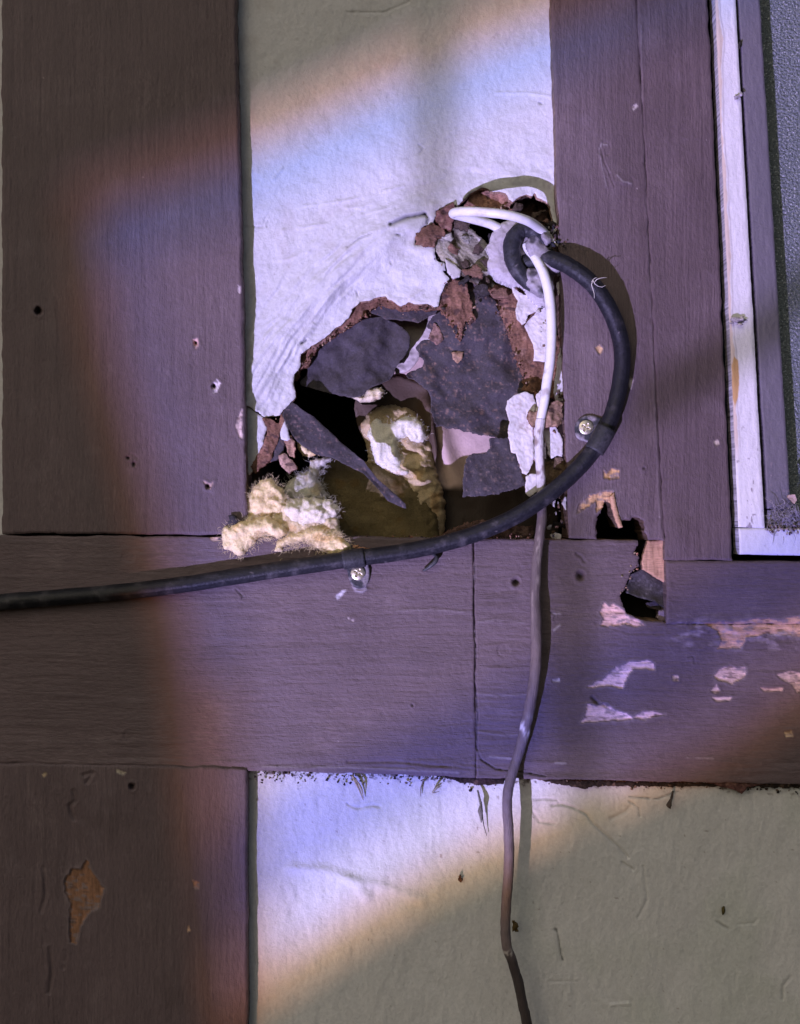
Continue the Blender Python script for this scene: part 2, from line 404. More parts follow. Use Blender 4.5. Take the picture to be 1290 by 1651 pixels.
def board_fn(vert, base, sd=0, grain=1.0, rough=1.0):
    def both(X, Y, ed):
        s = sd*13
        # long grain: lengthways noise whose phase shifts from strand to strand, so no two strands line up
        A, B = (X, Y) if vert else (Y, X)
        A = A + 5*fbm(B*.006, A*.004, s+9, 2)
        ph = 900*vn(A*.21, A*0+.5, s+10)+500*vn(A*.47, A*0+.5, s+11)
        g1 = fbm(A*.11, (B+ph*.25)*.009, s+1, 4); g2 = fbm(A*.42, (B+ph)*.028, s+2, 2)
        lo = fbm(X*.012, Y*.012, s+3, 3)
        D = base + grain*(.75*g1+.45*g2) + rough*1.6*lo
        # brush ridges that come and go
        m = sst(.1, .55, fbm(X*.014, Y*.018, s+5, 3))
        D = D - m*.6*np.abs(g2)*grain
        col = C(X, PAINT)*(1+.10*lo+.10*g1+.05*g2)[..., None]
        col = mixc(col, (.165, .125, .135), .35*sst(.25, .7, fbm(X*.03, Y*.03, s+8, 4)))
        sc1 = fbm(A*.35, (B+ph)*.022, s+41, 3)*.5+fbm(X*.011, Y*.011, s+42, 5)
        col = mixc(col, (.20,.15,.155), .45*sst(.25, .8, sc1)); col = mixc(col, (.065,.046,.046), .35*sst(-.35, -.85, sc1))
        D = D + .5*fbm(X*.3, Y*.3, s+43, 3)
        # tiny light nicks
        nk = vn(X*.16, Y*.16, s+31)*vn(X*.33, Y*.33, s+32)
        nm = sst(.90, .96, nk); col = mixc(col, (.5, .42, .42), nm); D = D+nm*.6
        for o, cc, dp in chips:
            P = np.asarray(o)
            if P[:, 0].max() < X.min() or P[:, 0].min() > X.max() or P[:, 1].max() < Y.min() or P[:, 1].min() > Y.max(): continue
            q = local(X, Y, o, 22)
            near = q < 20
            if not near.any(): continue
            qq = q+(1.2 if len(o) < 9 else 2.6)*fbm(X*.16, Y*.26, 40, 5)
            inn = sst(1.0, -1.0, qq)
            rim = np.exp(-((qq-2.2)/1.8)**2)*near
            D = D + inn*dp - rim*.8*(1 if dp > 1 else .4)
            col = mixc(col, (.26,.21,.215), rim*(.25 if len(o) > 8 else 0))
            gr = fbm(X*(.3 if vert else .04), Y*(.04 if vert else .3), 44, 3)
            cw = np.array(cc)*(1+.42*gr+.30*fbm(X*.2, Y*.3, 47, 4))[..., None]
            D = D + inn*1.2*gr
            cw = mixc(cw, (.20,.16,.165), .8*sst(.12, .4, fbm(X*.09, Y*.2, 48, 4)))
            cw = mixc(cw, (.10,.06,.05), .7*sst(.3, .5, fbm(X*.05, Y*.35, 49, 3)))
            col = col*(1-inn[..., None])+cw*inn[..., None]
        for x, y, r, dp in pits:
            dd = np.hypot(X-x, (Y-y)*.9)+1.2*fbm(X*.3, Y*.3, 50, 2)
            D = D + dp*sst(r, r*.35, dd) - .9*np.exp(-((dd-r*1.3)/2.2)**2)
            col = mixc(col, (.03, .02, .02), sst(r*.75, r*.3, dd))
        for x, y, r in rings:
            dd = np.abs(np.hypot(X-x, Y-y)-r)
            D = D + 1.6*np.exp(-(dd/1.3)**2)*sst(-.6, .2, fbm(X*.08, Y*.08, 51, 2)) + .8*sst(r, r-3, np.hypot(X-x, Y-y))
        for x, y, r, dp in blisters:
            D = D + dp*np.exp(-((X-x)**2+((Y-y)/1.5)**2)/(r*r))
        for pl, w, dp, cm in grooves:
            q = local(X, Y, pl, 16, closed=False)
            q = q+.6*fbm(X*.3, Y*.3, 60, 2)
            k = np.exp(-(q/w)**2)*sst(-.55, .0, fbm(X*.06, Y*.06, 61, 2)+.25)
            D = D + dp*k - .5*np.exp(-((q-w*2)/1.5)**2)*(q < 15)
            if cm < .9: col = col*(1-(1-cm)*k[..., None])
            if cm > 1: col = mixc(col, (.42, .37, .38), k*min(.8, cm-1))
        # alligatored ripples in the paint beside the butt joint and the peeled right end of the beam
        if not vert:
            rp = np.exp(-((X-800)/40)**2)*sst(865, 960, Y)*sst(768, 775, X)
            D = D + 1.6*rp*fbm(X*.02+3, Y*.16, 71, 3)
            rp2 = sst(1060, 1100, X)*np.exp(-((Y-1022)/24)**2)
            D = D + 3.0*rp2*fbm(X*.06, Y*.11, 72, 4)
            col = mixc(col, (.34, .27, .29), rp2*sst(0, .5, fbm(X*.05, Y*.12, 73, 4))*.8)
            D = D + 2.5*sst(1040, 1110, Y)*np.exp(-((Y-1238)/14)**2)*fbm(X*.015, Y*.1, 74, 2)
        return D, col
    cache = {}
    def dfn(X, Y, ed):
        cache['v'] = both(X, Y, ed); return cache['v'][0]
    def cfn(X, Y, ed): return cache['v'][1]
    return dfn, cfn
wall = thing('timber_framed_wall', 645, 1651, 0, 'timber framed wall of brown painted boards and white stucco panels, broken open by a ragged rot hole', 'wall')
def board(quad, vert, base, sd, label, **kw):
    d, c = board_fn(vert, base, sd)
    return sheet('plank', M_PV if vert else M_PH, wall, quad=quad, depth=d, color=c, thick=70, round_=kw.pop('round_', 2.6), wob=kw.pop('wob', 2.2), sd=sd, edgecol=kw.pop('edgecol', (.15, .11, .10)), label=label, **kw)
N1 = [(962,905),(962,850),(963,834),(971,819),(973,808),(984,810),(990,830),(996,846),(998,851),(1001,842),(1008,838),(1016,840),(1020,834),(1030,835),(1037,840),(1040,858),(1046,872),(1046,905)]
N2 = [(1030,840),(1066,840),(1110,876),(1110,1004),(1073,1004),(1060,1001),(1040,1002),(1026,997),(1010,989),(1003,974),(998,960),(1005,952),(1015,931),(1018,921),(1030,912),(1030,899),(1022,892),(1027,880)]
board([(2,-900),(361,-900),(399,861.5),(4,860.5)], True, 0, 1, 'wide brown upright board left of the upper stucco panel, with nail holes')
board([(-900,858),(762.8,868),(767,1253.5),(-900,1200)], False, 2, 2, 'level brown board with the black cable lying along it', round_=1.6)
board([(763.4,868.5),(2200,884),(2200,1282),(767.6,1254)], False, 2.5, 3, 'level brown board with bare wood chips and a rotted hole at its end', round_=1.6,
      cuts=[[(1073,700),(2400,700),(2400,1001),(1074.5,1006)], N2], cutrag=(2.4, 6), edgecol=(.30, .19, .12))
board([(-3,1229.8),(398.5,1237.5),(399,2500),(-3,2500)], True, -1, 4, 'brown upright board below the level one, with a tan chip in its paint')
board([(859,-900),(981,-900),(1071,871.5),(917,868.5)], True, 1.5, 5, 'narrow brown upright board behind the cable loop with a rotted notch at its foot', cuts=[N1], cutrag=(2.4, 6), edgecol=(.13, .085, .06))
board([(982,-900),(1101,-900),(1181,904),(1072.5,902)], True, 0, 6, 'brown upright casing board beside the white window frame', wob=2.6)
board([(1073.5,903.5),(2200,914),(2200,1001),(1074.5,1006)], False, -1, 7, 'short brown board directly under the window frame', wob=1.2)

# ------------------------------------------------------------------ stucco panels
HOLE = [(340,656),(400,656),(414,664),(427,673),(440,670),(451,671),(457,662),(463,655),(470,648),(477,640),(476,630),(474,619),(474,604),(480,598),(484,590),(484,580),(485,572),(500,560),(514,551),(524,544),(543,528),(562,514),(568,500),(580,487),(595,485),(612,478),(622,478),(630,484),(646,493),(652,491),(659,487),(668,490),(680,490),(690,490),(700,495),(707,493),(709,480),(716,464),(722,455),(726,449),(716,440),(712,432),(705,420),(701,410),(702,399),(690,395),(669,395),(671,380),(676,373),(685,364),(698,360),(703,348),(704,340),(718,332),(729,328),(737,333),(752,318),(765,308),(775,303),(783,303),(790,309),(805,309),(815,312),(822,322),(827,326),(836,318),(848,314),(858,316),(862,309),(866,318),(875,322),(885,328),(890,345),(893,380),(899,380),(960,380),(960,930),(340,930)]
FOLD = [(395,655),(420,600),(455,545),(500,490),(545,440),(590,400),(630,372),(690,345)]
ST_GR = [([(630,361),(655,350),(685,345)], 2.6, 9, .35), ([(685,345),(691,352),(689,360)], 2, 6, .4), ([(395,365),(415,366),(424,366),(428,350),(434,343)], 1, 1.6, .8),  # first groove is darkened in place of a lifted flap's shadow
         ([(430,366),(432,356)], 1, 2, .7), ([(560,398),(580,384),(600,376)], 1.1, 3, .6), ([(440,290),(449,278),(455,272)], 2, -1.5, .85), ([(626,440),(632,428),(630,422)], .9, 2, .7),
         ([(676,234),(683,240),(678,246)], 1.6, 2, .8), ([(575,470),(577,478)], 1, 3, .5), ([(487,553),(494,548)], 1.6, 5, .2), ([(640,378),(646,379)], 1.4, 4, .4),
         ([(560,20),(620,20),(660,2)], 1.5, 1.5, .95), ([(800,150),(850,150),(888,155)], 2, -1.6, 1), ([(870,166),(873,167)], 1.5, 4, .4)]
def st_top(X, Y, ed):
    q = pdist(X, Y, FOLD, closed=False)
    hs = local(X, Y, HOLE, 260)
    D = 28 + 2.6*fbm(X*.011, Y*.011, 81, 3) + 1.2*fbm(X*.06, Y*.05, 82, 4) + .4*fbm(X*.22, Y*.09, 83, 3)
    # the rotten part has sagged inward and the paint skin is folded where it bends
    side = sst(-10, 60, (X-395)*.62+(Y-655)*.78)          # below and right of the fold
    left = sst(740, 640, X); lw = sst(640, 520, X)*.75+.25*left
    D = D - 11*np.exp(-(q/34)**2)*left + 5*np.exp(-((hs-18)/26)**2)*left
    wr = fbm(q*.085+.9*fbm(X*.014, Y*.014, 84, 2), (X+Y*.35)*.009, 85, 3)
    wr2 = fbm(q*.20+1.2*fbm(X*.02, Y*.02, 86, 2), (X-Y*.6)*.018, 87, 2)
    env = np.exp(-(q/62)**2)*left
    D = D + env*lw*(5.0*wr+3.4*wr2)
    hm = np.clip(hs, 0, 400)
    D = D + 3.6*np.exp(-(hm/80)**2)*fbm(X*.03, Y*.05, 88, 5)
    # ridge lines above the fold
    for (a, b, w) in [(( 470,335),(650,300),2.2),((455,372),(640,330),2.0),((430,420),(500,405),2.4),((560,335),(600,322),2.5),((590,510),(680,470),2.2)]:
        qq = pdist(X, Y, [a, ((a[0]+b[0])/2, (a[1]+b[1])/2+6), b], closed=False)+2.4*fbm(X*.05, Y*.05, 89, 3)
        D = D - 1.7*np.exp(-(qq/w)**2)*sst(-.4, .3, fbm(X*.03, Y*.03, 90, 2))
    for pl, w, dp, cm in ST_GR:
        k = np.exp(-(local(X, Y, pl, 14, closed=False)/w)**2); D = D+dp*k
    return D
def st_col(X, Y, ed):
    col = C(X, STUC)*(1+.035*fbm(X*.02, Y*.02, 91, 3)+.05*fbm(X*.25, Y*.2, 95, 3))[..., None]
    col = mixc(col, (.46,.43,.42), .45*sst(.15, .6, fbm(X*.035, Y*.03, 96, 5)))
    for pl, w, dp, cm in ST_GR:
        k = np.exp(-(local(X, Y, pl, 14, closed=False)/w)**2); col = col*(1-(1-cm)*k[..., None])
    gr = sst(.88, .95, vn(X*.13, Y*.13, 92)*vn(X*.29, Y*.29, 93)*1.12)
    col = mixc(col, (.33, .30, .27), gr*.5)
    return mixc(col, (.42, .36, .30), np.exp(-ed/3.0)*.35*sst(-.2, .4, fbm(X*.05, Y*.05, 94, 3)))
panel_poly = [(352,-900),(350,656)]+HOLE[1:-3]+[(915,380),(900,0),(895,-900)]
sheet('stucco_panel', M_ST, wall, quad=[(350,-900),(895,-900),(935,930),(350,930)], depth=st_top, color=st_col, thick=13, cuts=[HOLE], cutrag=(2.0, 7), round_=2,
      edgecol=(.34, .22, .15), label='upper white stucco panel, folded and broken away round the hole')
sheet('stucco_panel', M_ST, wall, poly=[(352,640),(401,657),(412,664),(424,674),(431,690),(425,714),(421,732),(412,748),(405,764),(352,790)], step=1.6, depth=lambda X, Y, e: 28+1.5*fbm(X*.08, Y*.08, 3), color=st_col, thick=10, rag=(2, 8),
      edgecol=(.35, .2, .13), label='white sliver of stucco left hanging beside the post')
LG = [([(890,1298),(905,1296),(925,1302),(945,1312),(958,1330),(975,1345),(1000,1368),(1012,1382)], 2.2, 3.2, .82), ([(1003,1390),(1020,1402)], 1.6, 3, .85), ([(1038,1396),(1040,1430),(1044,1450),(1030,1478)], 2, 2, .9),
      ([(1015,1292),(1030,1302),(1032,1316)], 1.2, 2.5, .7), ([(1015,1284),(1060,1288),(1095,1275)], 1.2, 3, .5), ([(985,1320),(1010,1308),(1015,1302)], 3, 2.5, .85),
      ([(900,1294),(898,1290),(880,1288),(860,1289)], 1.4, 2, .75), ([(470,1400),(530,1405),(575,1425),(590,1445)], 9, -3.0, 1), ([(560,1415),(620,1430),(680,1452)], 9, -2.4, 1), ([(860,1310),(870,1325),(895,1328)], 2, 2, .85),
      ([(897,1497),(900,1510),(905,1540),(908,1548)], 1.3, 2, .3), ([(1155,1486),(1174,1497)], 1.8, 2, .7), ([(1190,1490),(1215,1488),(1222,1482)], 1.8, 1.6, .85), ([(560,1296),(575,1303),(600,1298),(612,1300)], 2, 2, .85),
      ([(885,1582),(930,1582)], 1.6, 1.2, .85), ([(985,1620),(1015,1618)], 2, -2, 1.1), ([(895,1498),(896,1500)], 2, 2, .5), ([(1262,1612),(1262,1590),(1275,1575)], 2, 2, .8)]
def st_low(X, Y, ed):
    D = 24 + 2.2*fbm(X*.012, Y*.009, 101, 3) + 1.1*fbm(X*.09, Y*.035, 102, 4)+.35*fbm(X*.22, Y*.14, 106, 3)
    top = 1232+(X-400)*.03
    D = D + (1.8*fbm(X*.05, Y*.05, 103, 4)-3)*np.exp(-np.clip(Y-top, 0, 999)/22)
    D = D + 1.6*sst(1290, 1330, X)*0
    for pl, w, dp, cm in LG:
        k = np.exp(-((local(X, Y, pl, 18, closed=False)+1.0*fbm(X*.15, Y*.15, 104, 2))/w)**2); D = D+dp*k
    return D
def st_lowc(X, Y, ed):
    col = C(X, STUC*np.array((1.02, 1.02, 1.0)))*(1+.06*fbm(X*.012, Y*.012, 105, 4)+.05*fbm(X*.25, Y*.2, 115, 3))[..., None]
    col = mixc(col, (.42, .46, .38), .30*sst(.0, .6, fbm(X*.008+4, Y*.009, 108, 3)))
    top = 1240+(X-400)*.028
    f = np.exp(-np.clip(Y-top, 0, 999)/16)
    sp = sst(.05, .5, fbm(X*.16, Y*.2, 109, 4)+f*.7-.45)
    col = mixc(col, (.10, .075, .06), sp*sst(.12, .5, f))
    for pl, w, dp, cm in LG:
        k = np.exp(-((local(X, Y, pl, 18, closed=False)+1.0*fbm(X*.15, Y*.15, 104, 2))/w)**2); col = col*(1-(1-cm)*k[..., None])
    gr = sst(.88, .95, vn(X*.12, Y*.12, 112)*vn(X*.27, Y*.27, 113)*1.12)
    return mixc(col, (.2, .15, .12), gr*.6)
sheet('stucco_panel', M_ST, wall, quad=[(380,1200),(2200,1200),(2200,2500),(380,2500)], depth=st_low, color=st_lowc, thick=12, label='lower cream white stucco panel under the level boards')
sheet('stucco_panel', M_ST, wall, quad=[(-900,-900),(8,-900),(10,900),(-900,900)], depth=lambda X, Y, e: 26+fbm(X*.05, Y*.05, 3), color=st_col, thick=12, step=4, label='white stucco panel at the far edge beyond the wide post')
sheet('stucco_panel', M_ST, wall, quad=[(-900,1200),(0,1200),(0,2500),(-900,2500)], depth=lambda X, Y, e: 26+fbm(X*.05, Y*.05, 4), color=st_col, thick=12, step=4, label='lower white stucco panel beyond the post')

# ------------------------------------------------------------------ inside of the hole
def speck(base, spc, amt=.5, s=0, fr=.16):
    def f(X, Y, ed):
        col = C(X, base)*(1+.22*fbm(X*.05, Y*.05, s+120, 4))[..., None]
        k = sst(.30, .62, fbm(X*fr, Y*fr, s+121, 4)); col = mixc(col, spc, k*amt)
        k2 = sst(.80, .9, vn(X*.3, Y*.3, s+122)); return mixc(col, np.array(spc)*1.5, k2*amt*.6)
    return f
TARC = (.052, .044, .050)
def tar(poly, d, tilt=(0, 0), c=None, s=0, bend=4, rag=(2, 9), spc=(.16, .10, .085), amt=.35, label=None, step=1.6, thick=5, edge=(.13, .10, .09), name='tar_paper', base=TARC, par=None, m=None, **kw):
    P = np.asarray(poly, float); c0 = P.mean(0)
    dep = lambda X, Y, e: d+tilt[0]*(X-c0[0])+tilt[1]*(Y-c0[1])+bend*fbm(X*.022, Y*.022, s+130, 3)+.9*fbm(X*.11, Y*.11, s+131, 4)-np.exp(-e/7)*6*sst(-.3, .6, fbm(X*.02, Y*.02, s+132, 2))-.8*np.exp(-(fbm(X*.012, Y*.012, s+133, 2)/.12)**2)+2.2*fbm(X*.05, Y*.05, s+134, 3)
    return sheet(name, m or M_TAR, wall if par is None else par, poly=poly, depth=dep, color=speck(base, spc, amt, s), step=step, thick=thick, rag=rag, edgecol=edge, round_=1.2, sd=s, label=label, **kw)
FIBC = (.175, .092, .062)
def fib(poly, d, s=0, rag=(4, 7), tilt=(0, 0), base=FIBC, thick=14, label=None, amp=5, name='fibreboard', step=1.5, strat=.05):
    P = np.asarray(poly, float); c0 = P.mean(0)
    dep = lambda X, Y, e: d+tilt[0]*(X-c0[0])+tilt[1]*(Y-c0[1])+amp*fbm(X*.09, Y*strat, s+140, 5)+2*np.abs(fbm(X*.22, Y*.1, s+141, 3))
    def cf(X, Y, e):
        g = fbm(X*.13, Y*strat*1.4, s+142, 5)
        col = C(X, base)*(1+.75*g)[..., None]
        col = mixc(col, (.33, .21, .16), .5*sst(.2, .6, fbm(X*.1, Y*.1, s+143, 4)))
        return mixc(col, (.05, .03, .03), .8*sst(.25, .5, fbm(X*.07, Y*.12, s+144, 4)))
    return sheet(name, M_FIB, wall, poly=poly, depth=dep, color=cf, step=step, thick=thick, rag=rag, edgecol=(.2, .1, .06), round_=1.5, sd=s, label=label)
# brown sheathing torn away along the top left of the hole
fib([(468,560),(520,520),(556,480),(620,455),(720,470),(722,500),(697,500),(660,500),(646,500),(617,492),(593,499),(590,508),(557,531),(540,540),(522,554),(503,577),(497,590),(484,596),(478,612),(466,610)], 44, 1, label='ragged brown fibreboard edge under the fold of stucco', thick=20)
tar([(560,480),(593,492),(617,486),(659,494),(700,480),(712,500),(699,506),(686,514),(675,521),(650,516),(622,514),(600,505)], 58, s=2, bend=2)
tar(smooth_poly([(496,590),(504,574),(522,555),(557,532),(590,514),(610,510),(630,516),(654,533),(662,546),(659,568),(641,586),(633,608),(612,618),(591,626),(586,636),(565,640),(545,638),(528,634),(507,627),(480,619),(493,604)], 1), 62, (.02, .05), s=3, bend=12, rag=(3, 16), spc=(.075, .065, .085), label='large rounded flap of dark tar paper on the left of the hole', thick=5)
tar([(742,430),(758,446),(775,462),(797,485),(812,515),(825,548),(834,586),(846,615),(848,640),(830,650),(826,680),(824,710),(791,704),(768,699),(745,695),(725,690),(704,687),(694,662),(696,640),(688,629),(670,616),(656,605),(668,596),(681,592),(684,578),(676,572),(671,560),(678,550),(692,548),(698,538),(690,526),(694,512),(712,502),(735,490),(745,465),(736,440)], 50, (.03, .02), s=4, bend=12, rag=(3.5, 9), spc=(.20, .125, .10), amt=.62, label='largest sheet of dark tar paper hanging in the middle of the hole', thick=6)
tar([(752,740),(762,731),(785,731),(789,722),(789,706),(822,706),(826,730),(836,735),(842,766),(850,781),(826,790),(800,796),(778,800),(747,801),(748,780),(748,758)], 18, (.05, -.02), s=5, bend=7, rag=(3, 7), spc=(.20, .14, .12), amt=.5, label='squarish scrap of tar paper near the foot of the hole', thick=5, edge=(.25, .2, .17))
# brown pulp fraying out over the tar paper
fib([(716,462),(730,448),(750,452),(757,475),(762,500),(766,515),(758,522),(750,517),(744,545),(738,548),(738,520),(730,527),(722,512),(712,505),(709,488)], 36, 6, label='brown rotted fibreboard tongue at the top of the tar paper', thick=16)
fib([(786,465),(815,455),(850,462),(885,500),(905,560),(905,640),(876,640),(858,634),(842,629),(845,610),(836,585),(826,553),(812,520),(797,490)], 40, 7, label='brown rotted fibreboard at the right of the tar paper', thick=18, strat=.03)
fib([(700,520),(690,545),(705,556),(716,548),(712,535)], 46, 8, rag=(3, 6), thick=4, base=(.20,.12,.10))
fib([(727,566),(748,568),(746,578),(738,587),(729,577)], 45.5, 9, rag=(2.5, 5), thick=4, base=(.36,.22,.14), amp=2)
# curled torn corner at the left foot
fib([(420,672),(437,676),(449,683),(453,668),(466,672),(460,690),(452,700),(447,714),(440,730),(440,738),(432,747),(424,752),(411,764),(405,752),(414,735),(424,716),(430,700),(432,690)], 24, 10, rag=(2, 6), label='rusty brown torn fibreboard at the left foot of the hole')
fib([(458,711),(470,700),(477,722),(474,738),(466,735)], 24, 11, rag=(2, 6), base=(.40,.24,.17))
fib([(448,734),(460,731),(471,742),(480,755),(466,764),(452,750)], 20, 12, rag=(2, 6), base=(.34,.22,.17))
tar([(446,700),(456,690),(460,712),(456,735),(446,742),(436,745),(442,725)], 30, s=13, rag=(1, 6))
sheet('paint_flake', M_FLK, wall, poly=[(459,678),(464,690),(468,708),(463,711),(453,708),(452,696)], depth=20, color=STUC, step=1.3, thick=4, rag=(1, 5))
# pale siding sheet at the back of the cavity
def back(X, Y, e): return 152+5*fbm(X*.02, Y*.02, 150, 3)-16*np.exp(-((X-690-(Y-640)*.32)/16)**2)*sst(600,660,Y)*sst(820,740,Y)
sheet('back_sheet', M_FLK, wall, poly=[(565,440),(880,440),(900,760),(900,910),(560,910),(575,770),(600,735),(582,690),(572,640)], depth=back, color=lambda X, Y, e: mixc(C(X, (.52,.38,.33))*(1+.1*fbm(X*.05, Y*.05, 151, 3))[..., None], (.035,.024,.018), sst(.0,.5,fbm(X*.02,Y*.02,153,3)+(Y-760)/40)), step=2.5, thick=6, rag=(2, 14), edgecol=(.4,.3,.25), label='pale pink sheet at the back of the cavity, shade painted dark low down')  # dark brown mix low down stands in for shade on the sheet
sheet('back_sheet', M_SEA, wall, poly=smooth_poly([(628,512),(660,508),(700,500),(715,520),(700,545),(680,560),(672,585),(655,600),(636,604),(640,588),(655,572),(662,548),(652,532),(636,524)],1), depth=lambda X, Y, e: 110+8*fbm(X*.03, Y*.05, 152, 3), color=(.50,.43,.40), step=2, thick=6, rag=(2, 10), label='glossy pale plastic between two tar paper flaps')
# dark inside of the cavity and the framing behind everything
def boxq(name, x0, y0, x1, y1, d0, d1, col, m, parent, **kw):
    c = [W(x, y, 0)*0+np.array([(x-645)*U, d*U, Z0+(825.5-y)*U]) for d in (d0, d1) for (x, y) in ((x0, y0), (x1, y0), (x1, y1), (x0, y1))]
    Q = [[0,3,2,1],[4,5,6,7],[0,1,5,4],[1,2,6,5],[2,3,7,6],[3,0,4,7]]
    V = np.array([c[i] for q in Q for i in q]); Qn = np.arange(24).reshape(6, 4)
    return mesh(name, V, Qn, np.broadcast_to(np.array(col), (24, 3)), m, parent, **kw)
boxq('dark_backing', -950, -950, 2600, 2600, 380, 420, (.02,.016,.014), M_DARK, wall)  # added so no sky light leaks into the cavity from behind
boxq('stud', 250, -900, 405, 2500, 80, 378, (.10,.07,.05), M_DARK, wall)
boxq('stud', 905, -900, 1060, 800, 80, 378, (.03,.02,.015), M_DARK, wall)
boxq('sill_beam', 405.5, 874, 1075, 1235, 73, 378, (.09,.06,.045), M_DARK, wall)
boxq('end_light_block', -960, -950, -951, 2600, -2, 420, (.1,.08,.08), M_DARK, wall)  # both ends closed by added pieces that keep sky light out
boxq('end_light_block', 2601, -950, 2610, 2600, -2, 420, (.1,.08,.08), M_DARK, wall)
# wool packed in the cavity
INSC = np.array((.86, .70, .40))
def wool(poly, d, h, s, name, label, base=INSC, rag=(4, 9), w=22, nf=160, fl=18, spread=3, fr=.42, cat='insulation', group='insulation spilling out of the hole', dirn=None, fd=0, par=None, tilt=(0,0), rough=1.0):
    nf = int(nf*3)
    P = np.asarray(poly, float); c0 = P.mean(0)
    def dep(X, Y, e):
        return d+tilt[0]*(X-c0[0])+tilt[1]*(Y-c0[1])-h*np.sqrt(np.clip(e/w, 0, 1)*(2-np.clip(e/w, 0, 1)))+rough*(h*.8*fbm(X*.035, Y*.05, s+160, 4)+4.0*fbm(X*.11+.8*fbm(X*.03, Y*.03, s+165, 2), Y*.05, s+161, 5)-3*np.abs(fbm(X*.06, Y*.06, s+166, 3)))
    def cf(X, Y, e):
        col = C(X, base)*(1+.16*fbm(X*.05, Y*.05, s+162, 4))[..., None]
        return mixc(col, np.array(base)*np.array((1.0, .78, .55)), .6*sst(.2, .6, fbm(X*.04, Y*.05, s+163, 3)))
    e = thing(name, c0[0], c0[1], d, label, cat, group) if par is None else par
    sheet('wool' if par is None else 'insulation_batt', M_INS, e, poly=poly, depth=dep, color=cf, step=1.8, thick=10, rag=rag, round_=4, sd=s)
    if nf:
        seeds = []
        for i in range(len(P)):
            a, b = P[i], P[(i+1) % len(P)]
            for t in np.linspace(0, 1, max(2, int(np.hypot(*(b-a))/5)), endpoint=False):
                p0 = a+(b-a)*t; ao = math.atan2(*(p0-c0)[::-1])
                for f in (rng.uniform(-.05, .15), rng.uniform(.1, .4), rng.uniform(.3, .95)):
                    p = p0+(c0-p0)*f; seeds.append((p[0], p[1], d-h*(.35+.8*f)+fd, ao))
        fibres('fibre', seeds, nf, fl*.55, fr*.5, M_INS, e, np.array(base)*1.05, d, spread, dirn, kind='stuff')
    return e
wool([(440,905),(440,800),(500,752),(540,738),(575,742),(600,745),(640,760),(680,790),(705,830),(712,905)], 112, 34, 2, 'x', None, base=np.array((.15,.115,.055)), par=wall, nf=0, w=60, rough=.18)  # dark base puts the cavity's shade into this batt's colour
sheet('shade_sheet', M_FLK, wall, poly=smooth_poly([(570,640),(590,630),(625,612),(640,606),(660,612),(688,622),(694,640),(702,655),(700,690),(706,720),(700,760),(690,790),(660,780),(640,740),(600,720),(575,690)],1), depth=lambda X, Y, e: 138+8*fbm(X*.018, Y*.012, 155, 3)-22*np.exp(-((X-688-(Y-640)*.18)/13)**2)*sst(630,660,Y), color=lambda X, Y, e: C(X, (.085,.055,.038))*(1+.3*fbm(X*.03, Y*.02, 156, 3))[..., None], step=2, thick=4, rag=(1.5, 12), edgecol=(.3,.22,.17), label='folded dark sheet added for the shade inside the cavity')  # dark sheet added where the back of the cavity lies in shade
DOME = smooth_poly([(578,690),(592,668),(612,655),(640,652),(668,662),(690,684),(698,715),(700,750),(714,790),(722,840),(705,900),(560,900),(560,800),(590,760),(596,730)], 2)
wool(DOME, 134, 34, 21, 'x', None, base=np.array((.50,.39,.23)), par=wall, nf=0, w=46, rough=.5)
wool(smooth_poly([(590,700),(602,680),(610,672),(620,684),(640,676),(660,668),(680,680),(688,700),(680,715),(664,710),(650,704),(640,712),(644,735),(650,748),(662,760),(655,768),(635,764),(612,752),(602,735),(598,715)],1), 99, 7, 3, 'insulation_tuft', 'white torn tuft of insulation deep in the hole beside the dark gap', base=np.array((.74,.70,.60)), w=12, nf=130, fl=10, spread=3)
wool([(567,640),(586,638),(591,628),(602,624),(614,624),(620,632),(612,643),(596,647),(580,648)], 66, 6, 4, 'insulation_scrap', 'small cream scrap stuck under the lower edge of the rounded tar paper flap', base=np.array((.72,.62,.44)), w=7, nf=30, fl=6, spread=2, rag=(2, 5))
wool([(398,870),(396,836),(408,812),(440,806),(470,812),(500,822),(530,826),(545,838),(552,862),(545,872),(470,868),(430,866)], 12, 10, 31, 'insulation_tuft', 'flattened cream layer of insulation underneath the other tufts of the spill', base=np.array((.70,.58,.36)), w=16, nf=120, fl=12)
wool([(396,816),(400,800),(407,786),(420,776),(436,771),(444,778),(452,785),(460,797),(463,808),(458,822),(452,834),(436,838),(415,834),(400,834)], 14, 17, 5, 'insulation_tuft', 'plump cream tuft of insulation leaning against the post edge', w=20, nf=200, fl=14, dirn=None)
wool([(452,822),(462,806),(478,803),(496,804),(515,804),(535,806),(549,820),(545,830),(535,838),(520,846),(500,850),(475,852),(462,846)], 14, 17, 6, 'insulation_tuft', 'whitest rounded tuft of insulation in the middle of the spill', base=np.array((.76,.69,.52)), w=18, nf=200, fl=14)
wool([(357,860),(362,850),(376,846),(395,840),(413,836),(430,832),(446,842),(460,852),(464,862),(446,868),(430,862),(418,868),(408,878),(398,892),(385,898),(374,890),(362,884)], -2, 12, 7, 'insulation_tuft', 'lowest left tuft of insulation drooping over the post and level board', w=16, nf=230, fl=14, spread=4)
wool([(443,888),(447,872),(466,862),(485,858),(507,853),(530,856),(552,863),(560,872),(565,880),(560,890),(548,896),(536,901),(526,892),(516,886),(505,880),(492,872),(478,876),(462,880),(454,890)], -1, 11, 8, 'insulation_tuft', 'forked cream tuft of insulation spread just above the cable', w=15, nf=230, fl=14, spread=4)
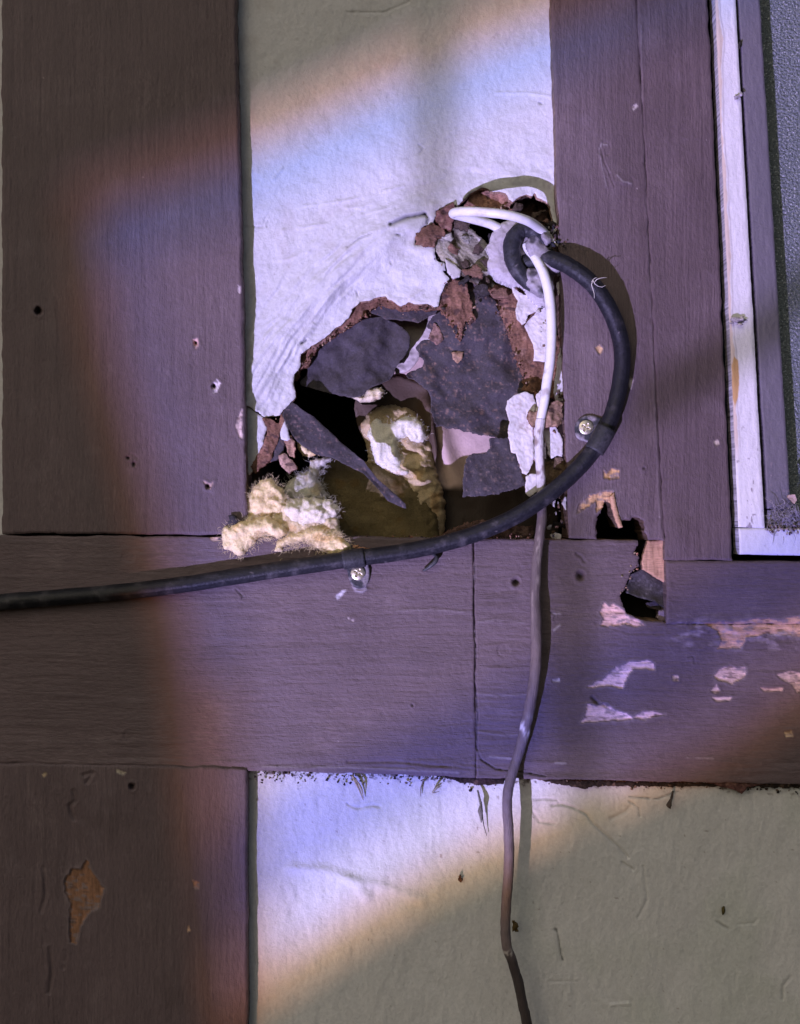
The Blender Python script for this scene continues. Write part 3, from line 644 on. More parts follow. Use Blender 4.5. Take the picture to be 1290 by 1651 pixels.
wool([(455,800),(462,780),(480,762),(500,760),(512,775),(522,792),(530,806),(500,812)], 40, 12, 9, 'insulation_tuft', 'greyish tuft of insulation behind the spill under the slanting strip', base=np.array((.52,.50,.42)), w=16, nf=130, fl=16)
wool([(478,702),(486,712),(500,722),(516,730),(500,737),(488,734),(480,722)], 48, 5, 10, 'insulation_scrap', 'thin cream scrap tucked under the top of the slanting strip', w=6, nf=30, fl=6, spread=2, rag=(1.5, 5))
wool([(500,742),(520,738),(537,736),(530,745),(515,756),(512,772),(520,790),(535,802),(515,800),(505,780),(498,760)], 50, 5, 11, 'insulation_scrap', 'wispy white strand of insulation behind the plump tuft', base=np.array((.6,.56,.5)), w=6, nf=60, fl=14, spread=3, rag=(2, 6))
# slanting loose strip of tar paper
st = thing('loose_tar_strip', 462, 656, 10, 'long narrow strip of tar paper slanting down across the dark gap', 'tar paper strip')
tar([(454,668),(462,656),(471,648),(490,662),(507,673),(528,692),(547,710),(568,728),(586,743),(608,771),(632,792),(655,813),(655,820),(640,815),(625,807),(606,785),(586,763),(560,751),(535,738),(518,735),(507,732),(492,722),(480,713),(470,700),(463,687)], 22, (.10, .05), s=14, bend=5, rag=(1.2, 9), spc=(.2,.13,.12), amt=.55, par=st, edge=(.3,.22,.2), name='strip', thick=5)
# ---- torn stucco, sealant and flakes round the cable entry
def olive(X, Y, e):
    g = fbm((X-Y*.7)*.06, (X*.7+Y)*.012, 170, 4)
    col = C(X, (.30,.27,.21))*(1+.3*g)[..., None]
    col = mixc(col, (.05,.04,.03), sst(-.05, .3, fbm((X-Y*.9)*.05, (X+Y)*.014, 171, 4)+.25*sst(420,460,Y)))
    return mixc(col, (.62,.58,.54), .8*sst(.15, .5, fbm((X-Y*.8)*.07+9, (X+Y)*.02, 172, 3)))
sheet('torn_stucco', M_FIB, wall, poly=[(698,398),(705,376),(718,364),(735,352),(752,362),(775,382),(800,405),(806,440),(800,470),(775,462),(752,446),(730,432),(712,420)], depth=lambda X, Y, e: 36+10*fbm((X-Y)*.03, (X+Y)*.01, 173, 4)+.12*(X-750), color=olive, step=1.5, thick=12, rag=(4, 8), edgecol=(.12,.09,.06), label='splintered grey and white torn stucco below the white cable')
fib([(668,394),(672,374),(684,366),(700,362),(715,366),(722,376),(708,384),(700,396),(684,396)], 22, 15, base=(.16,.085,.06), amp=7, label='dark brown crumbling lump at the point of the tear')
fib([(703,352),(706,340),(718,332),(731,326),(736,340),(730,356),(728,368),(712,372)], 20, 16, base=(.20,.10,.085), amp=6, label='reddish brown lump beside the bend of the white cable')
fib([(745,333),(756,320),(766,310),(780,306),(800,307),(816,311),(824,324),(822,334),(800,342),(760,342)], 42, 17, base=(.26,.14,.10), amp=4, label='brown fibreboard in the cavity above the white cable')
fib([(818,330),(830,318),(846,314),(866,312),(884,322),(893,340),(900,372),(880,372),(860,350),(835,345)], 72, 18, base=(.055,.035,.028), amp=10, label='near-black sheet added for the dark hole beside the narrow board')  # near-black base stands in for the dark of the hole
sheet('paint_flake', M_FLK, wall, poly=[(718,418),(736,428),(744,436),(741,446),(730,449),(721,438)], depth=lambda X, Y, e: 24+.1*(X-730), color=speck((.48,.45,.44),(.3,.25,.22),.3,3), step=1.3, thick=4, rag=(1.5, 5), label='grey paint flake on the torn edge')
sheet('paint_flake', M_FLK, wall, poly=[(704,420),(716,424),(719,436),(706,438)], depth=27, color=STUC*.8, step=1.3, thick=4, rag=(1.5, 5))
seal = lambda X, Y, e: 14-12*np.sqrt(np.clip(e/16, 0, 1))+2.5*fbm(X*.05, Y*.05, 180, 4)+1.0*fbm(X*.2, Y*.2, 181, 3)+.05*(Y-420)
sheet('sealant', M_SEA, wall, poly=smooth_poly([(808,360),(822,352),(840,355),(850,372),(880,400),(895,430),(893,470),(885,498),(868,495),(852,482),(842,460),(826,462),(812,456),(798,450),(790,438),(785,425),(788,415),(785,397),(792,385),(796,370)],1), depth=seal,
      color=lambda X, Y, e: mixc(mixc(C(X, (.36,.32,.33))*(1+.12*fbm(X*.04, Y*.04, 182, 4))[..., None], (.6,.56,.56), np.exp(-e/3)*.8), (.10,.08,.08), .7*sst(.15, .5, fbm(X*.06, Y*.06, 183, 4))*sst(850, 880, X)), step=1.5, thick=18, rag=(2.5, 8), edgecol=(.55,.52,.52), label='purplish grey smear of old sealant round the cable entry')
FL = lambda a, s: speck((.60,.56,.55), (.36,.28,.24), a, s, .1)
fl_list = [
 ([(826,461),(836,470),(850,478),(868,494),(874,486),(878,492),(868,500),(852,508),(848,520),(842,523),(833,515),(831,500),(835,484),(827,472)], 22, .15, 'white flake of paint hanging below the sealant'),
 ([(880,490),(868,500),(850,518),(846,526),(855,545),(861,560),(861,581),(878,583),(884,560),(886,520)], 30, -.08, 'white flake of stucco behind the hanging cable'),
 ([(816,660),(818,646),(831,637),(840,633),(847,631),(859,636),(864,650),(863,668),(859,692),(861,720),(860,742),(855,758),(849,766),(842,762),(838,750),(832,731),(824,729),(821,712),(819,697),(822,680)], 6, .10, 'large white peeling flake left of the hanging cable'),
 ([(864,636),(873,629),(884,640),(880,655),(870,668),(866,690),(872,705),(866,740),(862,740),(862,700),(860,670),(866,655)], 10, .1, None),
 ([(874,692),(884,688),(894,684),(900,695),(907,708),(907,737),(898,734),(889,740),(884,731),(880,712)], 12, 0, 'white flake right of the hanging cable below the clod'),
 ([(849,768),(856,764),(868,763),(866,775),(872,786),(866,792),(854,801),(848,796),(847,784)], 2, .1, None),
 ([(898,585),(904,560),(908,600),(908,645),(896,650),(893,630)], 16, 0, None),
 ([(885,365),(893,372),(894,385),(904,392),(900,397),(888,392),(879,380)], 4, 0, 'bright white chip at the cable entry'),
 ([(906,812),(912,798),(914,806),(912,822)], 2, 0, None), ([(888,812),(896,806),(894,818)], 6, 0, None), ([(886,862),(896,858),(905,862),(904,870),(890,868)], 20, 0, None),
 ([(898,430),(909,426),(905,440),(899,448)], 4, 0, None), ([(897,455),(903,452),(904,470),(900,480)], 10, 0, None),
]
for i, (pl, d, tl, lb) in enumerate(fl_list):
    kw = {'label': lb} if lb else {}
    sheet('paint_flake', M_FLK, wall, poly=pl, depth=(lambda X, Y, e, d=d, tl=tl, i=i, cx=np.mean([p[0] for p in pl]): d+tl*(X-cx)+1.6*fbm(X*.07, Y*.07, 200+i, 3)+.8*fbm(X*.25, Y*.25, 230+i, 2)), color=FL(.5, i), step=1.3, thick=5, rag=(1.6, 6), edgecol=(.45,.33,.27), round_=1, sd=i, **kw)
fib([(850,672),(853,664),(862,663),(870,660),(884,654),(895,646),(905,650),(908,672),(906,682),(899,690),(889,686),(876,692),(870,690),(857,690)], -6, 19, base=(.24,.15,.10), amp=7, rag=(4, 6), label='brown clod of dirt stuck across the hanging cable')
fib([(868,760),(880,745),(905,735),(915,760),(910,785),(895,792),(880,790),(870,782)], 22, 20, base=(.16,.11,.07), amp=6, rag=(4, 6))
fib([(866,690),(884,720),(905,738),(905,760),(880,765),(868,735)], 34, 21, base=(.10,.09,.06), amp=6)
fib([(740,846),(780,838),(800,846),(860,850),(860,866),(700,868),(720,858)], 26, 22, base=(.10,.06,.05), amp=4, rag=(4, 6))
it = []
for pl in ([(484,590),(522,553),(557,531),(590,508),(617,492)], [(646,500),(700,497),(716,470),(726,450),(705,420),(672,394)], [(709,488),(722,512),(738,545),(757,518),(766,500)], [(797,490),(826,553),(845,610),(858,632),(900,640)], [(424,752),(447,714),(449,683),(424,674)], [(750,330),(800,340),(822,330),(840,345),(880,370)], [(560,868),(640,868),(760,866),(900,868)]):
    for a, b in zip(pl[:-1], pl[1:]):
        for t in rng.uniform(0, 1, int(np.hypot(b[0]-a[0], b[1]-a[1])/3.0)):
            it.append((a[0]+(b[0]-a[0])*t+rng.normal()*3, a[1]+(b[1]-a[1])*t+rng.normal()*3, rng.uniform(26, 42) if a[1] < 860 else rng.uniform(4, 20), rng.uniform(.5, 2.0)*rng.choice([.7,1,1.5]), [(.24,.12,.08), (.10,.06,.045), (.36,.24,.17), (.05,.04,.035)][rng.integers(4)]))
crumbs('fibreboard_crumb', it, M_FIB, wall, kind='stuff')
# splintered bits of board, stucco and paper caught round the tear
for k, (fx, fy, fr, fc) in enumerate([(742,366,13,0),(756,380,10,2),(770,400,12,0),(786,424,11,0),(730,404,12,1),(748,424,13,0),(766,440,15,1),(786,452,12,0),(722,384,9,2),(806,474,12,1),(776,468,11,3),(748,452,9,3),(712,352,8,0),(736,352,9,3),(836,334,9,0),(866,344,10,0),(884,358,9,3),(790,384,8,3),(905,400,7,0),(860,500,9,1),(880,760,9,0),(900,780,10,1),(884,836,10,0),(902,846,9,3)]):
    an = rng.uniform(0, 6.3); an2 = np.sort(rng.uniform(0, 2*np.pi, 8)); rr = fr*rng.uniform(.45, 1.15, 8)
    px_ = fx+rr*np.cos(an2)*1.25*abs(math.cos(an))+rr*np.cos(an2)*.35; py_ = fy+rr*np.sin(an2)
    bc = [(.07,.05,.04), (.15,.085,.06), (.34,.32,.27), (.035,.03,.03)][fc]
    sheet('fragment', M_FIB, wall, poly=np.stack([px_, py_], 1), depth=lambda X, Y, e, k=k, fx=fx, fy=fy, a=an: 24+8*math.sin(k*1.7)+.5*math.cos(a)*(X-fx)+.4*math.sin(a)*(Y-fy)+3*fbm(X*.12, Y*.12, 500+k, 4), color=speck(bc, tuple(np.array(bc)*2.2), .5, 500+k), step=1.3, thick=6, rag=(2.5, 5), edgecol=tuple(np.array(bc)*.8), sd=k)
# loose bits round the cable entry
it = []
for k in range(70):
    a = rng.normal(); x = 880+rng.normal()*14; y = 385+rng.normal()*11
    it.append((x, y, rng.uniform(-8, 10), rng.uniform(1.2, 4.2), [(.04,.03,.03), (.5,.46,.46), (.03,.03,.035), (.16,.09,.07)][rng.integers(4)]))
crumbs('grit', it, M_DIRT, wall, kind='stuff')
it = [(rng.uniform(845, 915), 500+rng.uniform(0, 370), rng.uniform(8, 24), rng.uniform(1, 3.4), [(.5,.46,.44), (.2,.12,.08), (.1,.07,.05)][rng.integers(3)]) for k in range(120)]
it = [i for i in it if i[0] > 868+(i[1]-500)*.05]
crumbs('grit', it, M_DIRT, wall, kind='stuff')
it = []
for k in range(900):
    x = rng.uniform(405, 1290); c = vn(np.array(x*.03), np.array(.5), 300)
    if rng.uniform() > c**2*1.6*(1.5 if x > 700 else .7): continue
    it.append((x, 1244+(x-400)*.022+abs(rng.normal())*(3+7*c), rng.uniform(14, 22), rng.uniform(.3, 1.0)**1.6*2.2, [(.05,.035,.03), (.04,.03,.025), (.2,.14,.10)][rng.integers(3)]))
crumbs('grit', it, M_DIRT, wall, kind='stuff')
# dark broken lip under the level boards
fib([(716,1250),(760,1252),(812,1255),(812,1264),(780,1266),(745,1262),(720,1256)], 12, 23, base=(.03,.02,.018), rag=(2.5, 5), amp=2, thick=8, name='lip')
fib([(1140,1262),(1170,1258),(1215,1264),(1240,1262),(1205,1270),(1196,1280),(1188,1276),(1165,1268)], 8, 24, base=(.10,.05,.045), rag=(2, 6), amp=2, thick=6, name='lip')
fib([(860,1256),(930,1258),(1000,1260),(1100,1262),(1290,1266),(1290,1270),(1100,1268),(960,1268),(945,1272),(900,1264)], 14, 25, base=(.035,.025,.02), rag=(3, 6), amp=2, thick=6, name='lip')
for q, (pl, d) in enumerate([([(846,394),(856,380),(866,376),(874,392),(888,402),(908,424),(903,440),(884,436),(870,430),(858,418)], -13), ([(842,436),(858,430),(874,440),(884,462),(876,480),(858,470),(846,456)], -8), ([(873,372),(884,378),(892,388),(884,396),(874,388)], -16)]):
    sheet('sealant', M_SEA, wall, poly=smooth_poly(pl, 1), depth=lambda X, Y, e, d=d: d-6*np.sqrt(np.clip(e/9, 0, 1))+2.5*fbm(X*.09, Y*.09, 185, 4), color=lambda X, Y, e: mixc(C(X, (.27,.24,.26))*(1+.3*fbm(X*.08, Y*.08, 186, 4))[..., None], (.05,.045,.05), sst(.1,.5,fbm(X*.07,Y*.07,187,3))), step=1.4, thick=14, rag=(3, 7), sd=q)
# ---- inside the rotted hole at the end of the level board
sheet('wood_sliver', M_WOOD, wall, poly=[(1034,906),(1038,890),(1044,872),(1080,868),(1082,945),(1071,940),(1060,933),(1049,926),(1036,918)], depth=lambda X, Y, e: 12+.10*(X-1050)+1.5*fbm(X*.3, Y*.03, 190, 3), color=speck((.52,.31,.20),(.34,.18,.11),.5,7), step=1.4, thick=10, rag=(1, 6), edgecol=(.3,.18,.1), label='bare orange wood inside the rotted hole')
tar([(1010,956),(1013,940),(1018,927),(1034,918),(1051,926),(1085,945),(1085,985),(1072,980),(1056,970),(1040,966),(1025,962)], 20, (.1, -.2), s=31, bend=9, rag=(1.5, 7), spc=(.12,.11,.12), amt=.7, base=(.06,.052,.055), label='crumpled dark scrap inside the rotted hole', thick=7, edge=(.02,.02,.02))
tar([(1040,972),(1055,968),(1080,974),(1085,990),(1060,984),(1045,980)], 30, (.1, 0), s=32, bend=5, rag=(1.5, 7))
sheet('paint_flake', M_FLK, wall, poly=[(1058,995),(1064,984),(1074,982),(1082,990),(1080,1000),(1066,1002)], depth=14, color=(.2,.15,.17), step=1.3, thick=6, rag=(1.5, 5))
boxq('dark_backing', 930, 872, 1110, 1020, 71, 72.5, (.012,.01,.009), M_DARK, wall)  # near-black sheet added so the rotted hole stays dark inside
it = [(x+rng.normal()*3, y+rng.normal()*3.5, rng.uniform(1, 9), rng.uniform(.6, 2.2), (.34+.06*rng.normal(), .23, .15)) for (x, y) in [(1022,892),(1027,900),(1028,906),(1024,914),(1018,922),(1014,930),(1010,938),(1008,944),(1005,950),(998,956),(994,962),(1020,910),(1012,930),(1006,948)] for _ in range(3)]
crumbs('wood_crumb', it, M_WOOD, wall, kind='stuff')
sheet('wood_sliver', M_WOOD, wall, poly=[(984,800),(990,795),(994,815),(1000,838),(1004,850),(998,852),(992,838),(987,820)], depth=lambda X, Y, e: -3+.5*fbm(X*.3, Y*.05, 9), color=speck((.55,.33,.20),(.3,.18,.1),.5,9), step=1.3, thick=6, rag=(1.2, 6), label='bare splinter standing over the notch')

# ------------------------------------------------------------------ window
win = thing('window', 1290, 900, 10, 'white painted window with obscure glass, only its corner in view', 'window')
def wp(q, d, base, s, name, label=None, tan=False, th=30):
    dep = lambda X, Y, e: d+.8*fbm(X*.05, Y*.02, s+300, 3)+.5*fbm(X*.2, Y*.07, s+301, 3)
    def cf(X, Y, e):
        col = C(X, base)*(1+.05*fbm(X*.03, Y*.02, s+302, 4))[..., None]
        if tan:
            lx = 1150+(Y)*.0443
            w = 9+7*fbm(X*0, Y*.012, s+303, 3)
            m = sst(w, w-3, X-lx-1.5*fbm(X*.1, Y*.1, s+304, 2))*sst(760, 700, Y)
            col = mixc(col, (.58,.44,.32), m*.75)
            # darker line where old filler stops
            col = mixc(col, (.35,.3,.3), np.exp(-((X-lx-w-1)/1.2)**2)*.5*sst(760, 700, Y))
            col = mixc(col, (.55,.33,.14), sst(1, -1, local(X, Y, [(1180,590),(1184,575),(1190,580),(1192,610),(1190,640),(1185,655),(1181,640)], 8)+fbm(X*.2, Y*.1, 305, 2)))
            k = np.exp(-((Y-851)/1)**2)
        fl = sst(.74, .8, vn(X*.14, Y*.11, s+306)*vn(X*.3, Y*.2, s+307)*1.25)*sst(600, 800, Y)
        return mixc(col, (.25,.2,.22), fl*.8)
    kw = {'label': label} if label else {}
    sheet(name, M_WIN, win, quad=q, depth=dep, color=cf, thick=th, round_=2, wob=.8, sd=s, edgecol=tuple(np.array(base)*.8), **kw)
wp([(1113,-900),(1135.5,-900),(1233,851),(1190.5,850)], 3, (.76,.74,.74), 1, 'frame_stile', 'white upright stile with a tan strip of old filler', tan=True)
wp([(1190.5,851.5),(2200,858),(2200,912),(1192,894)], 4, (.76,.74,.74), 2, 'frame_rail', 'white bottom rail')
wp([(1139,-900),(1170,-900),(1275,822),(1237,820)], 11, (.155,.14,.165), 3, 'sash_stile', 'grey upright sash stile', th=60)
wp([(1237.5,822),(2200,826),(2200,851),(1236,850)], 22, (.30,.28,.32), 4, 'sill_track', 'dusty track along the foot of the window', th=40)
boxq('jamb', 1160, -900, 1166, 930, 34, 120, (.02,.022,.018), M_DARK, win)
boxq('jamb', 1166.5, 912, 2200, 930, 34, 120, (.02,.022,.018), M_DARK, win)
wp([(1165,-900),(1225,-900),(1300,840),(1240,840)], 72, (.20,.23,.21), 5, 'gasket', 'dark grey green strip edging the glass', th=10)
gm = bpy.data.materials.new('obscure_glass'); gm.use_nodes = True; gn = gm.node_tree; gp = gn.nodes['Principled BSDF']
gp.inputs['Base Color'].default_value = (.24,.27,.29,1); gp.inputs['Roughness'].default_value = .2; gp.inputs['Transmission Weight'].default_value = .35; gp.inputs['IOR'].default_value = 1.5
tc = gn.nodes.new('ShaderNodeTexCoord'); vo = gn.nodes.new('ShaderNodeTexNoise'); vo.inputs['Scale'].default_value = 900; vo.inputs['Detail'].default_value = 3
bp = gn.nodes.new('ShaderNodeBump'); bp.inputs['Strength'].default_value = 1; bp.inputs['Distance'].default_value = .0022
fk = gn.nodes.new('ShaderNodeTexNoise'); fk.inputs['Scale'].default_value = 1100; fk.inputs['Detail'].default_value = 2
fr_ = gn.nodes.new('ShaderNodeMapRange'); fr_.inputs[1].default_value = .58; fr_.inputs[2].default_value = .66
fm = gn.nodes.new('ShaderNodeMix'); fm.data_type = 'RGBA'; fm.inputs[6].default_value = (.27,.31,.32,1); fm.inputs[7].default_value = (.75,.78,.80,1)  # pale flecks in the base colour stand in for sparkles
gn.links.new(tc.outputs['Object'], fk.inputs['Vector']); gn.links.new(fk.outputs[0], fr_.inputs[0]); gn.links.new(fr_.outputs[0], fm.inputs[0]); gn.links.new(fm.outputs[2], gp.inputs['Base Color'])
gn.links.new(tc.outputs['Object'], vo.inputs['Vector']); gn.links.new(vo.outputs[0], bp.inputs['Height']); gn.links.new(bp.outputs[0], gp.inputs['Normal'])
boxq('glass', 1225, -900, 2200, 845, 68, 74, (.5,.5,.5), gm, win)
boxq('glass_backing', 1166, -900, 2200, 900, 122, 128, (.10,.13,.14), M_DARK, win)  # dark backing added behind the translucent glass
# dirt and web in the corner of the window
corner = thing('web_debris', 1265, 842, 5, 'tangle of dusty web and grit in the lower corner of the window', 'cobweb')
fibres('web', [(rng.uniform(1236, 1290), rng.uniform(818, 856), rng.uniform(-2, 16)) for _ in range(60)], 170, 22, .5, M_DIRT, corner, (.42,.38,.38), 5, 3, kind='stuff')
crumbs('grit', [(rng.uniform(1236, 1292), 853+rng.normal()*4, rng.uniform(0, 14), rng.uniform(.8, 2.8), [(.5,.38,.34), (.12,.08,.07), (.3,.24,.22)][rng.integers(3)]) for _ in range(90)]+[(rng.uniform(1240, 1300), rng.uniform(826, 850), rng.uniform(8, 20), rng.uniform(.8, 3), (.3,.27,.28)) for _ in range(60)], M_DIRT, corner, kind='stuff')
fib_o = thing('wood_chip', 1278, 804, 0, 'small tan wood chip caught above the window corner', 'wood chip')
tar([(1272,798),(1282,797),(1285,806),(1281,812),(1275,806),(1270,802)], -2, s=41, bend=2, base=(.55,.40,.33), spc=(.3,.2,.15), par=fib_o, name='chip', rag=(1, 5), m=M_WOOD, edge=(.4,.28,.2))
def bug(name, px, py, d, label, segs, col, cat, ang=0):
    e = thing(name, px, py, d, label, cat)
    for i, (dx, dy, r, sx, sy) in enumerate(segs):
        V, Q = crumb_data(px+dx, py+dy, d, r, (sx, sy, .7), int(px)+i)
        mesh('husk', V, Q, np.broadcast_to(np.array(col)*(1+.3*(i % 2)), (len(V), 3)), M_DIRT, e)
    return e
b = bug('moth_husk', 1188, 516, -2, 'pale dried moth husk on the white window stile', [(0,0,6,1.5,.8),(8,-2,5,1,.9),(-8,4,3,1.3,.7),(5,7,3,1.4,.6)], (.42,.38,.38), 'insect husk')
bug('moth_husk', 1190, 155, -1, 'tiny crumpled husk high on the white window stile', [(0,0,4,1.3,.8),(5,-3,3,1,1),(-3,4,2,1.4,.8)], (.38,.35,.36), 'insect husk')
bug('dirt_clod', 1193, 72, 5, 'dark speck stuck in the slot between stile and sash near the top', [(0,0,4,.8,1.4)], (.04,.035,.03), 'dirt')
bug('insect_husk', 742, 1416, 20, 'small brown insect on the lower stucco below the middle joint', [(0,-3,2.6,1,1.2),(1,3,3,1,1.2),(-2,1,1.6,1,1)], (.10,.05,.03), 'insect')
bug('insect_husk', 831, 1494, 8, 'brown insect husk clinging beside the thin painted cable', [(0,0,5,.9,1.5),(3,6,3,1,1),(-3,-8,2.5,1,1.2)], (.12,.08,.03), 'insect')
bug('insect_husk', 1166, 1469, 21, 'lone dark pupa on the bare stretch of lower stucco', [(0,0,3.4,.9,2)], (.10,.08,.03), 'pupa')
bug('dirt_clod', 376, 840, -3, 'dark fuzzy clod on the post edge above the drooping tuft', [(0,0,9,1,1),(-4,5,5,1,1)], (.05,.045,.05), 'dirt')
bug('wood_chip', 583, 884, -8, 'cluster of tan and dark chips lying on the cable by its lower clip', [(0,0,5,1.6,.8),(-10,-3,4,1.5,.7),(9,2,4,1.2,.8),(-3,5,3,1,1)], (.34,.18,.11), 'wood chip')

# ------------------------------------------------------------------ the two cables
cab = thing('black_cable', 985, 600, -14, 'thick black cable looping out of the hole and running left along the level board', 'cable')
CP = [(-420,1012,-13),(-150,985,-12),(0,971,-12.5),(100,963,-13),(200,954,-13),(300,942,-13),(400,926,-12),(480,914,-13),(560,902,-13),(630,893,-14),(700,880,-16),(760,863,-18),(820,838,-20),(870,808,-20),(915,772,-18),(950,735,-15),(972,702,-14),(990,660,-14),(1001,610,-15),(1003,565,-19),(994,525,-25),(978,490,-31),(955,458,-32),(925,434,-28),(897,420,-18),(870,418,-4),(845,424,6)]
def cabcol(p, V, cc):
    n = len(V)
    g = fbm(V[:, 0]/U*.06, V[:, 2]/U*.06, 400, 4)
    cc = mixc(cc, (.075,.068,.075), .6*sst(.1, .6, g))
    return mixc(cc, (.22,.19,.20), .6*sst(.62, .85, fbm(V[:, 0]/U*.15, V[:, 2]/U*.15, 401, 3)))
def groove(t): return 1-.07*np.exp(-((np.mod(t+.9, 2*np.pi)-np.pi*.5)/.16)**2)
tube('jacket', CP, 13.2, M_BLK, cab, (.014,.014,.018), sides=36, n=22, wobble=.045, colf=cabcol, prof=groove)
stub = [(880,398,-2),(866,380,-6),(850,370,-8),(836,374,-7),(826,392,-6),(826,415,-5),(836,438,-4),(850,455,0),(866,468,8)]
tube('jacket_stub', stub, [9,11,12,13,14,14,13,11,8], M_BLK, cab, (.022,.022,.026), sides=20, wobble=.10, colf=cabcol, label='short black bend sunk in the old sealant')
fibres('frayed_thread', [(955,455,-52)], 4, 26, .7, M_WJ, cab, (.6,.56,.5), -52, 2, kind='stuff')
thin = thing('thin_cable', 868, 760, -10, 'thin cable, white above and brown painted below, hanging down out of the hole', 'cable')
WH1 = [(812,372,16),(790,361,8),(762,353,0),(742,348,-6),(731,345,-12),(736,342,-24),(756,341,-44),(790,343,-60),(820,347,-62),(848,355,-50),(868,367,-20),(880,380,0),(884,398,14)]
tube('white_jacket', WH1, 7.4, M_WJ, thin, (.70,.68,.68), sides=18, wobble=.03, colf=lambda p, V, cc: mixc(cc, (.36,.31,.28), .5*sst(.2, .7, fbm(V[:, 0]/U*.06, V[:, 2]/U*.09, 411, 4))), label='white loop at the cable entry')
WH2 = [(846,395,2),(856,408,-6),(867,422,-14),(878,445,-20),(886,480,-22),(889,530,-22),(887,580,-20),(882,615,-16),(878,645,-12),(872,675,-8)]
def wcol(p, V, cc):
    return mixc(cc, (.30,.24,.20), .75*sst(.15, .6, fbm(V[:, 0]/U*.06, V[:, 2]/U*.06, 410, 4)))
tube('white_jacket', WH2, [6,7,7.6,8,8.2,8.2,8,8,7.6,7.2], M_WJ, thin, (.70,.68,.68), sides=18, colf=wcol, label='straight white run')
BR = [(872,675,-8),(869,700,-6),(870,735,-5),(872,765,-4),(873,795,-4),(874,830,-10),(871,860,-16),(866,900,-18),(863,950,-20),(864,1000,-23),(865,1050,-25),(862,1090,-25),(856,1130,-23),(849,1165,-21),(842,1195,-20),(833,1225,-22),(825,1250,-26),(819,1278,-30),(818,1305,-31),(820,1340,-31),(821,1380,-31),(819,1420,-30),(816,1460,-30),(815,1495,-30),(817,1525,-30),(826,1550,-28),(836,1585,-27),(843,1620,-26),(851,1660,-24),(880,1850,-20),(900,2450,-20)]
def bcol(p, V, cc):
    x = V[:, 0]/U; z = V[:, 2]/U; Yp = 825.5-(V[:, 2]-Z0)/U
    cc = cc*(1+.25*fbm(x*.1, z*.02, 420, 3))[..., None]
    cc = mixc(cc, (.40,.33,.30), .75*sst(.15, .55, fbm(x*.25, z*.03, 421, 3))*sst(1060, 900, Yp))
    cc = mixc(cc, (.66,.60,.60), np.exp(-((Yp-1168)/13)**2)*sst(-.2, .2, fbm(x*.2, z*.05, 422, 2))*(V[:, 0]/U < 208+30))
    cc = mixc(cc, (.5,.45,.42), np.exp(-((Yp-1522)/6)**2)*sst(0, .3, fbm(x*.3, z*.1, 423, 2)))
    cc = mixc(cc, (.60,.56,.55), sst(800, 760, Yp+25*fbm(x*.2, z*.05, 424, 3)))
    cc = mixc(cc, (.16,.10,.07), .8*sst(820, 780, Yp)*sst(.1, .5, fbm(x*.1, z*.06, 425, 3)))
    return mixc(cc, (.03,.024,.024), sst(1515, 1540, Yp)*.8)
tube('painted_jacket', BR, [7.6]*5+[8]*4+[8.8]*6+[8.0]*16, M_PV, thin, (.15,.115,.115), sides=18, n=16, wobble=.10, colf=bcol, label='brown painted lower run')

# ------------------------------------------------------------------ clips
def screw(px, py, d, r, parent):
    def dep(X, Y, e):
        q = np.hypot(X-px, Y-py)/r
        D = d-3.5*np.sqrt(np.clip(1-q*q*.9, 0, 1))
        ca, sa = math.cos(.5), math.sin(.5)
        u = (X-px)*ca+(Y-py)*sa; v = -(X-px)*sa+(Y-py)*ca
        cr = np.maximum(sst(1.6, .8, np.abs(u))*sst(r*.62, r*.5, np.abs(v)), sst(1.6, .8, np.abs(v))*sst(r*.62, r*.5, np.abs(u)))
        return D+3.2*cr
    def cf(X, Y, e): return C(X, (.62,.56,.42))*(1+.25*fbm(X*.2, Y*.2, 430, 3))[..., None]
    ang = np.linspace(0, 2*np.pi, 28, endpoint=False)
    return sheet('screw', M_MET, parent, poly=np.stack([px+r*np.cos(ang), py+r*np.sin(ang)], 1), depth=dep, color=cf, step=.8, thick=6, round_=0, edgecol=(.4,.36,.28))
def clip(a, b, r, tab, sx, sy, label, extra):
    e = thing('cable_clip', sx, sy, 0, label, 'cable clip', 'black clips holding the thick cable')
    p = np.array([a, ((a[0]+b[0])/2, (a[1]+b[1])/2, (a[2]+b[2])/2), b], float)
    tube('strap', p, [r, r+.8, r], M_BLK, e, (.03,.03,.034), sides=28, n=6, colf=cabcol)
    tb = sheet('tab', M_BLK, e, poly=smooth_poly(tab, 2), depth=lambda X, Y, ed: -4+.6*fbm(X*.08, Y*.08, 440, 3), color=lambda X, Y, ed: mixc(C(X, (.035,.035,.04)), (.30,.26,.28), .7*sst(-.1, .4, fbm(X*.08, Y*.08, 441, 4)+extra*.3)), step=1.3, thick=7, round_=2, rag=(.8, 6))
    screw(sx, sy, -5, 11.5, tb)
    return e
clip((553,903.5,-13.5),(588,898.5,-13.5), 15.2, [(558,902),(592,896),(597,925),(592,945),(580,950),(566,944),(560,925)], 577, 924, 'lower black cable clip with one screw, on the level board near the insulation', .6)
clip((958,727,-14.5),(979,690,-16), 16, [(925,690),(935,672),(958,668),(990,685),(982,705),(965,725),(948,712),(930,708)], 945, 689, 'upper black cable clip with one screw, on the narrow board', .4)
old = thing('bent_nail', 690, 905, -4, 'bent dark hook sticking out just under the cable right of the lower clip', 'hook')
tube('hook', [(698,893,2),(704,897,-6),(702,905,-10),(696,911,-9),(688,917,-6),(682,920,-3)], [2.6,3.6,3.8,3.4,2.6,1.6], M_BLK, old, (.05,.05,.055), sides=10, n=6, wobble=.15, colf=cabcol)

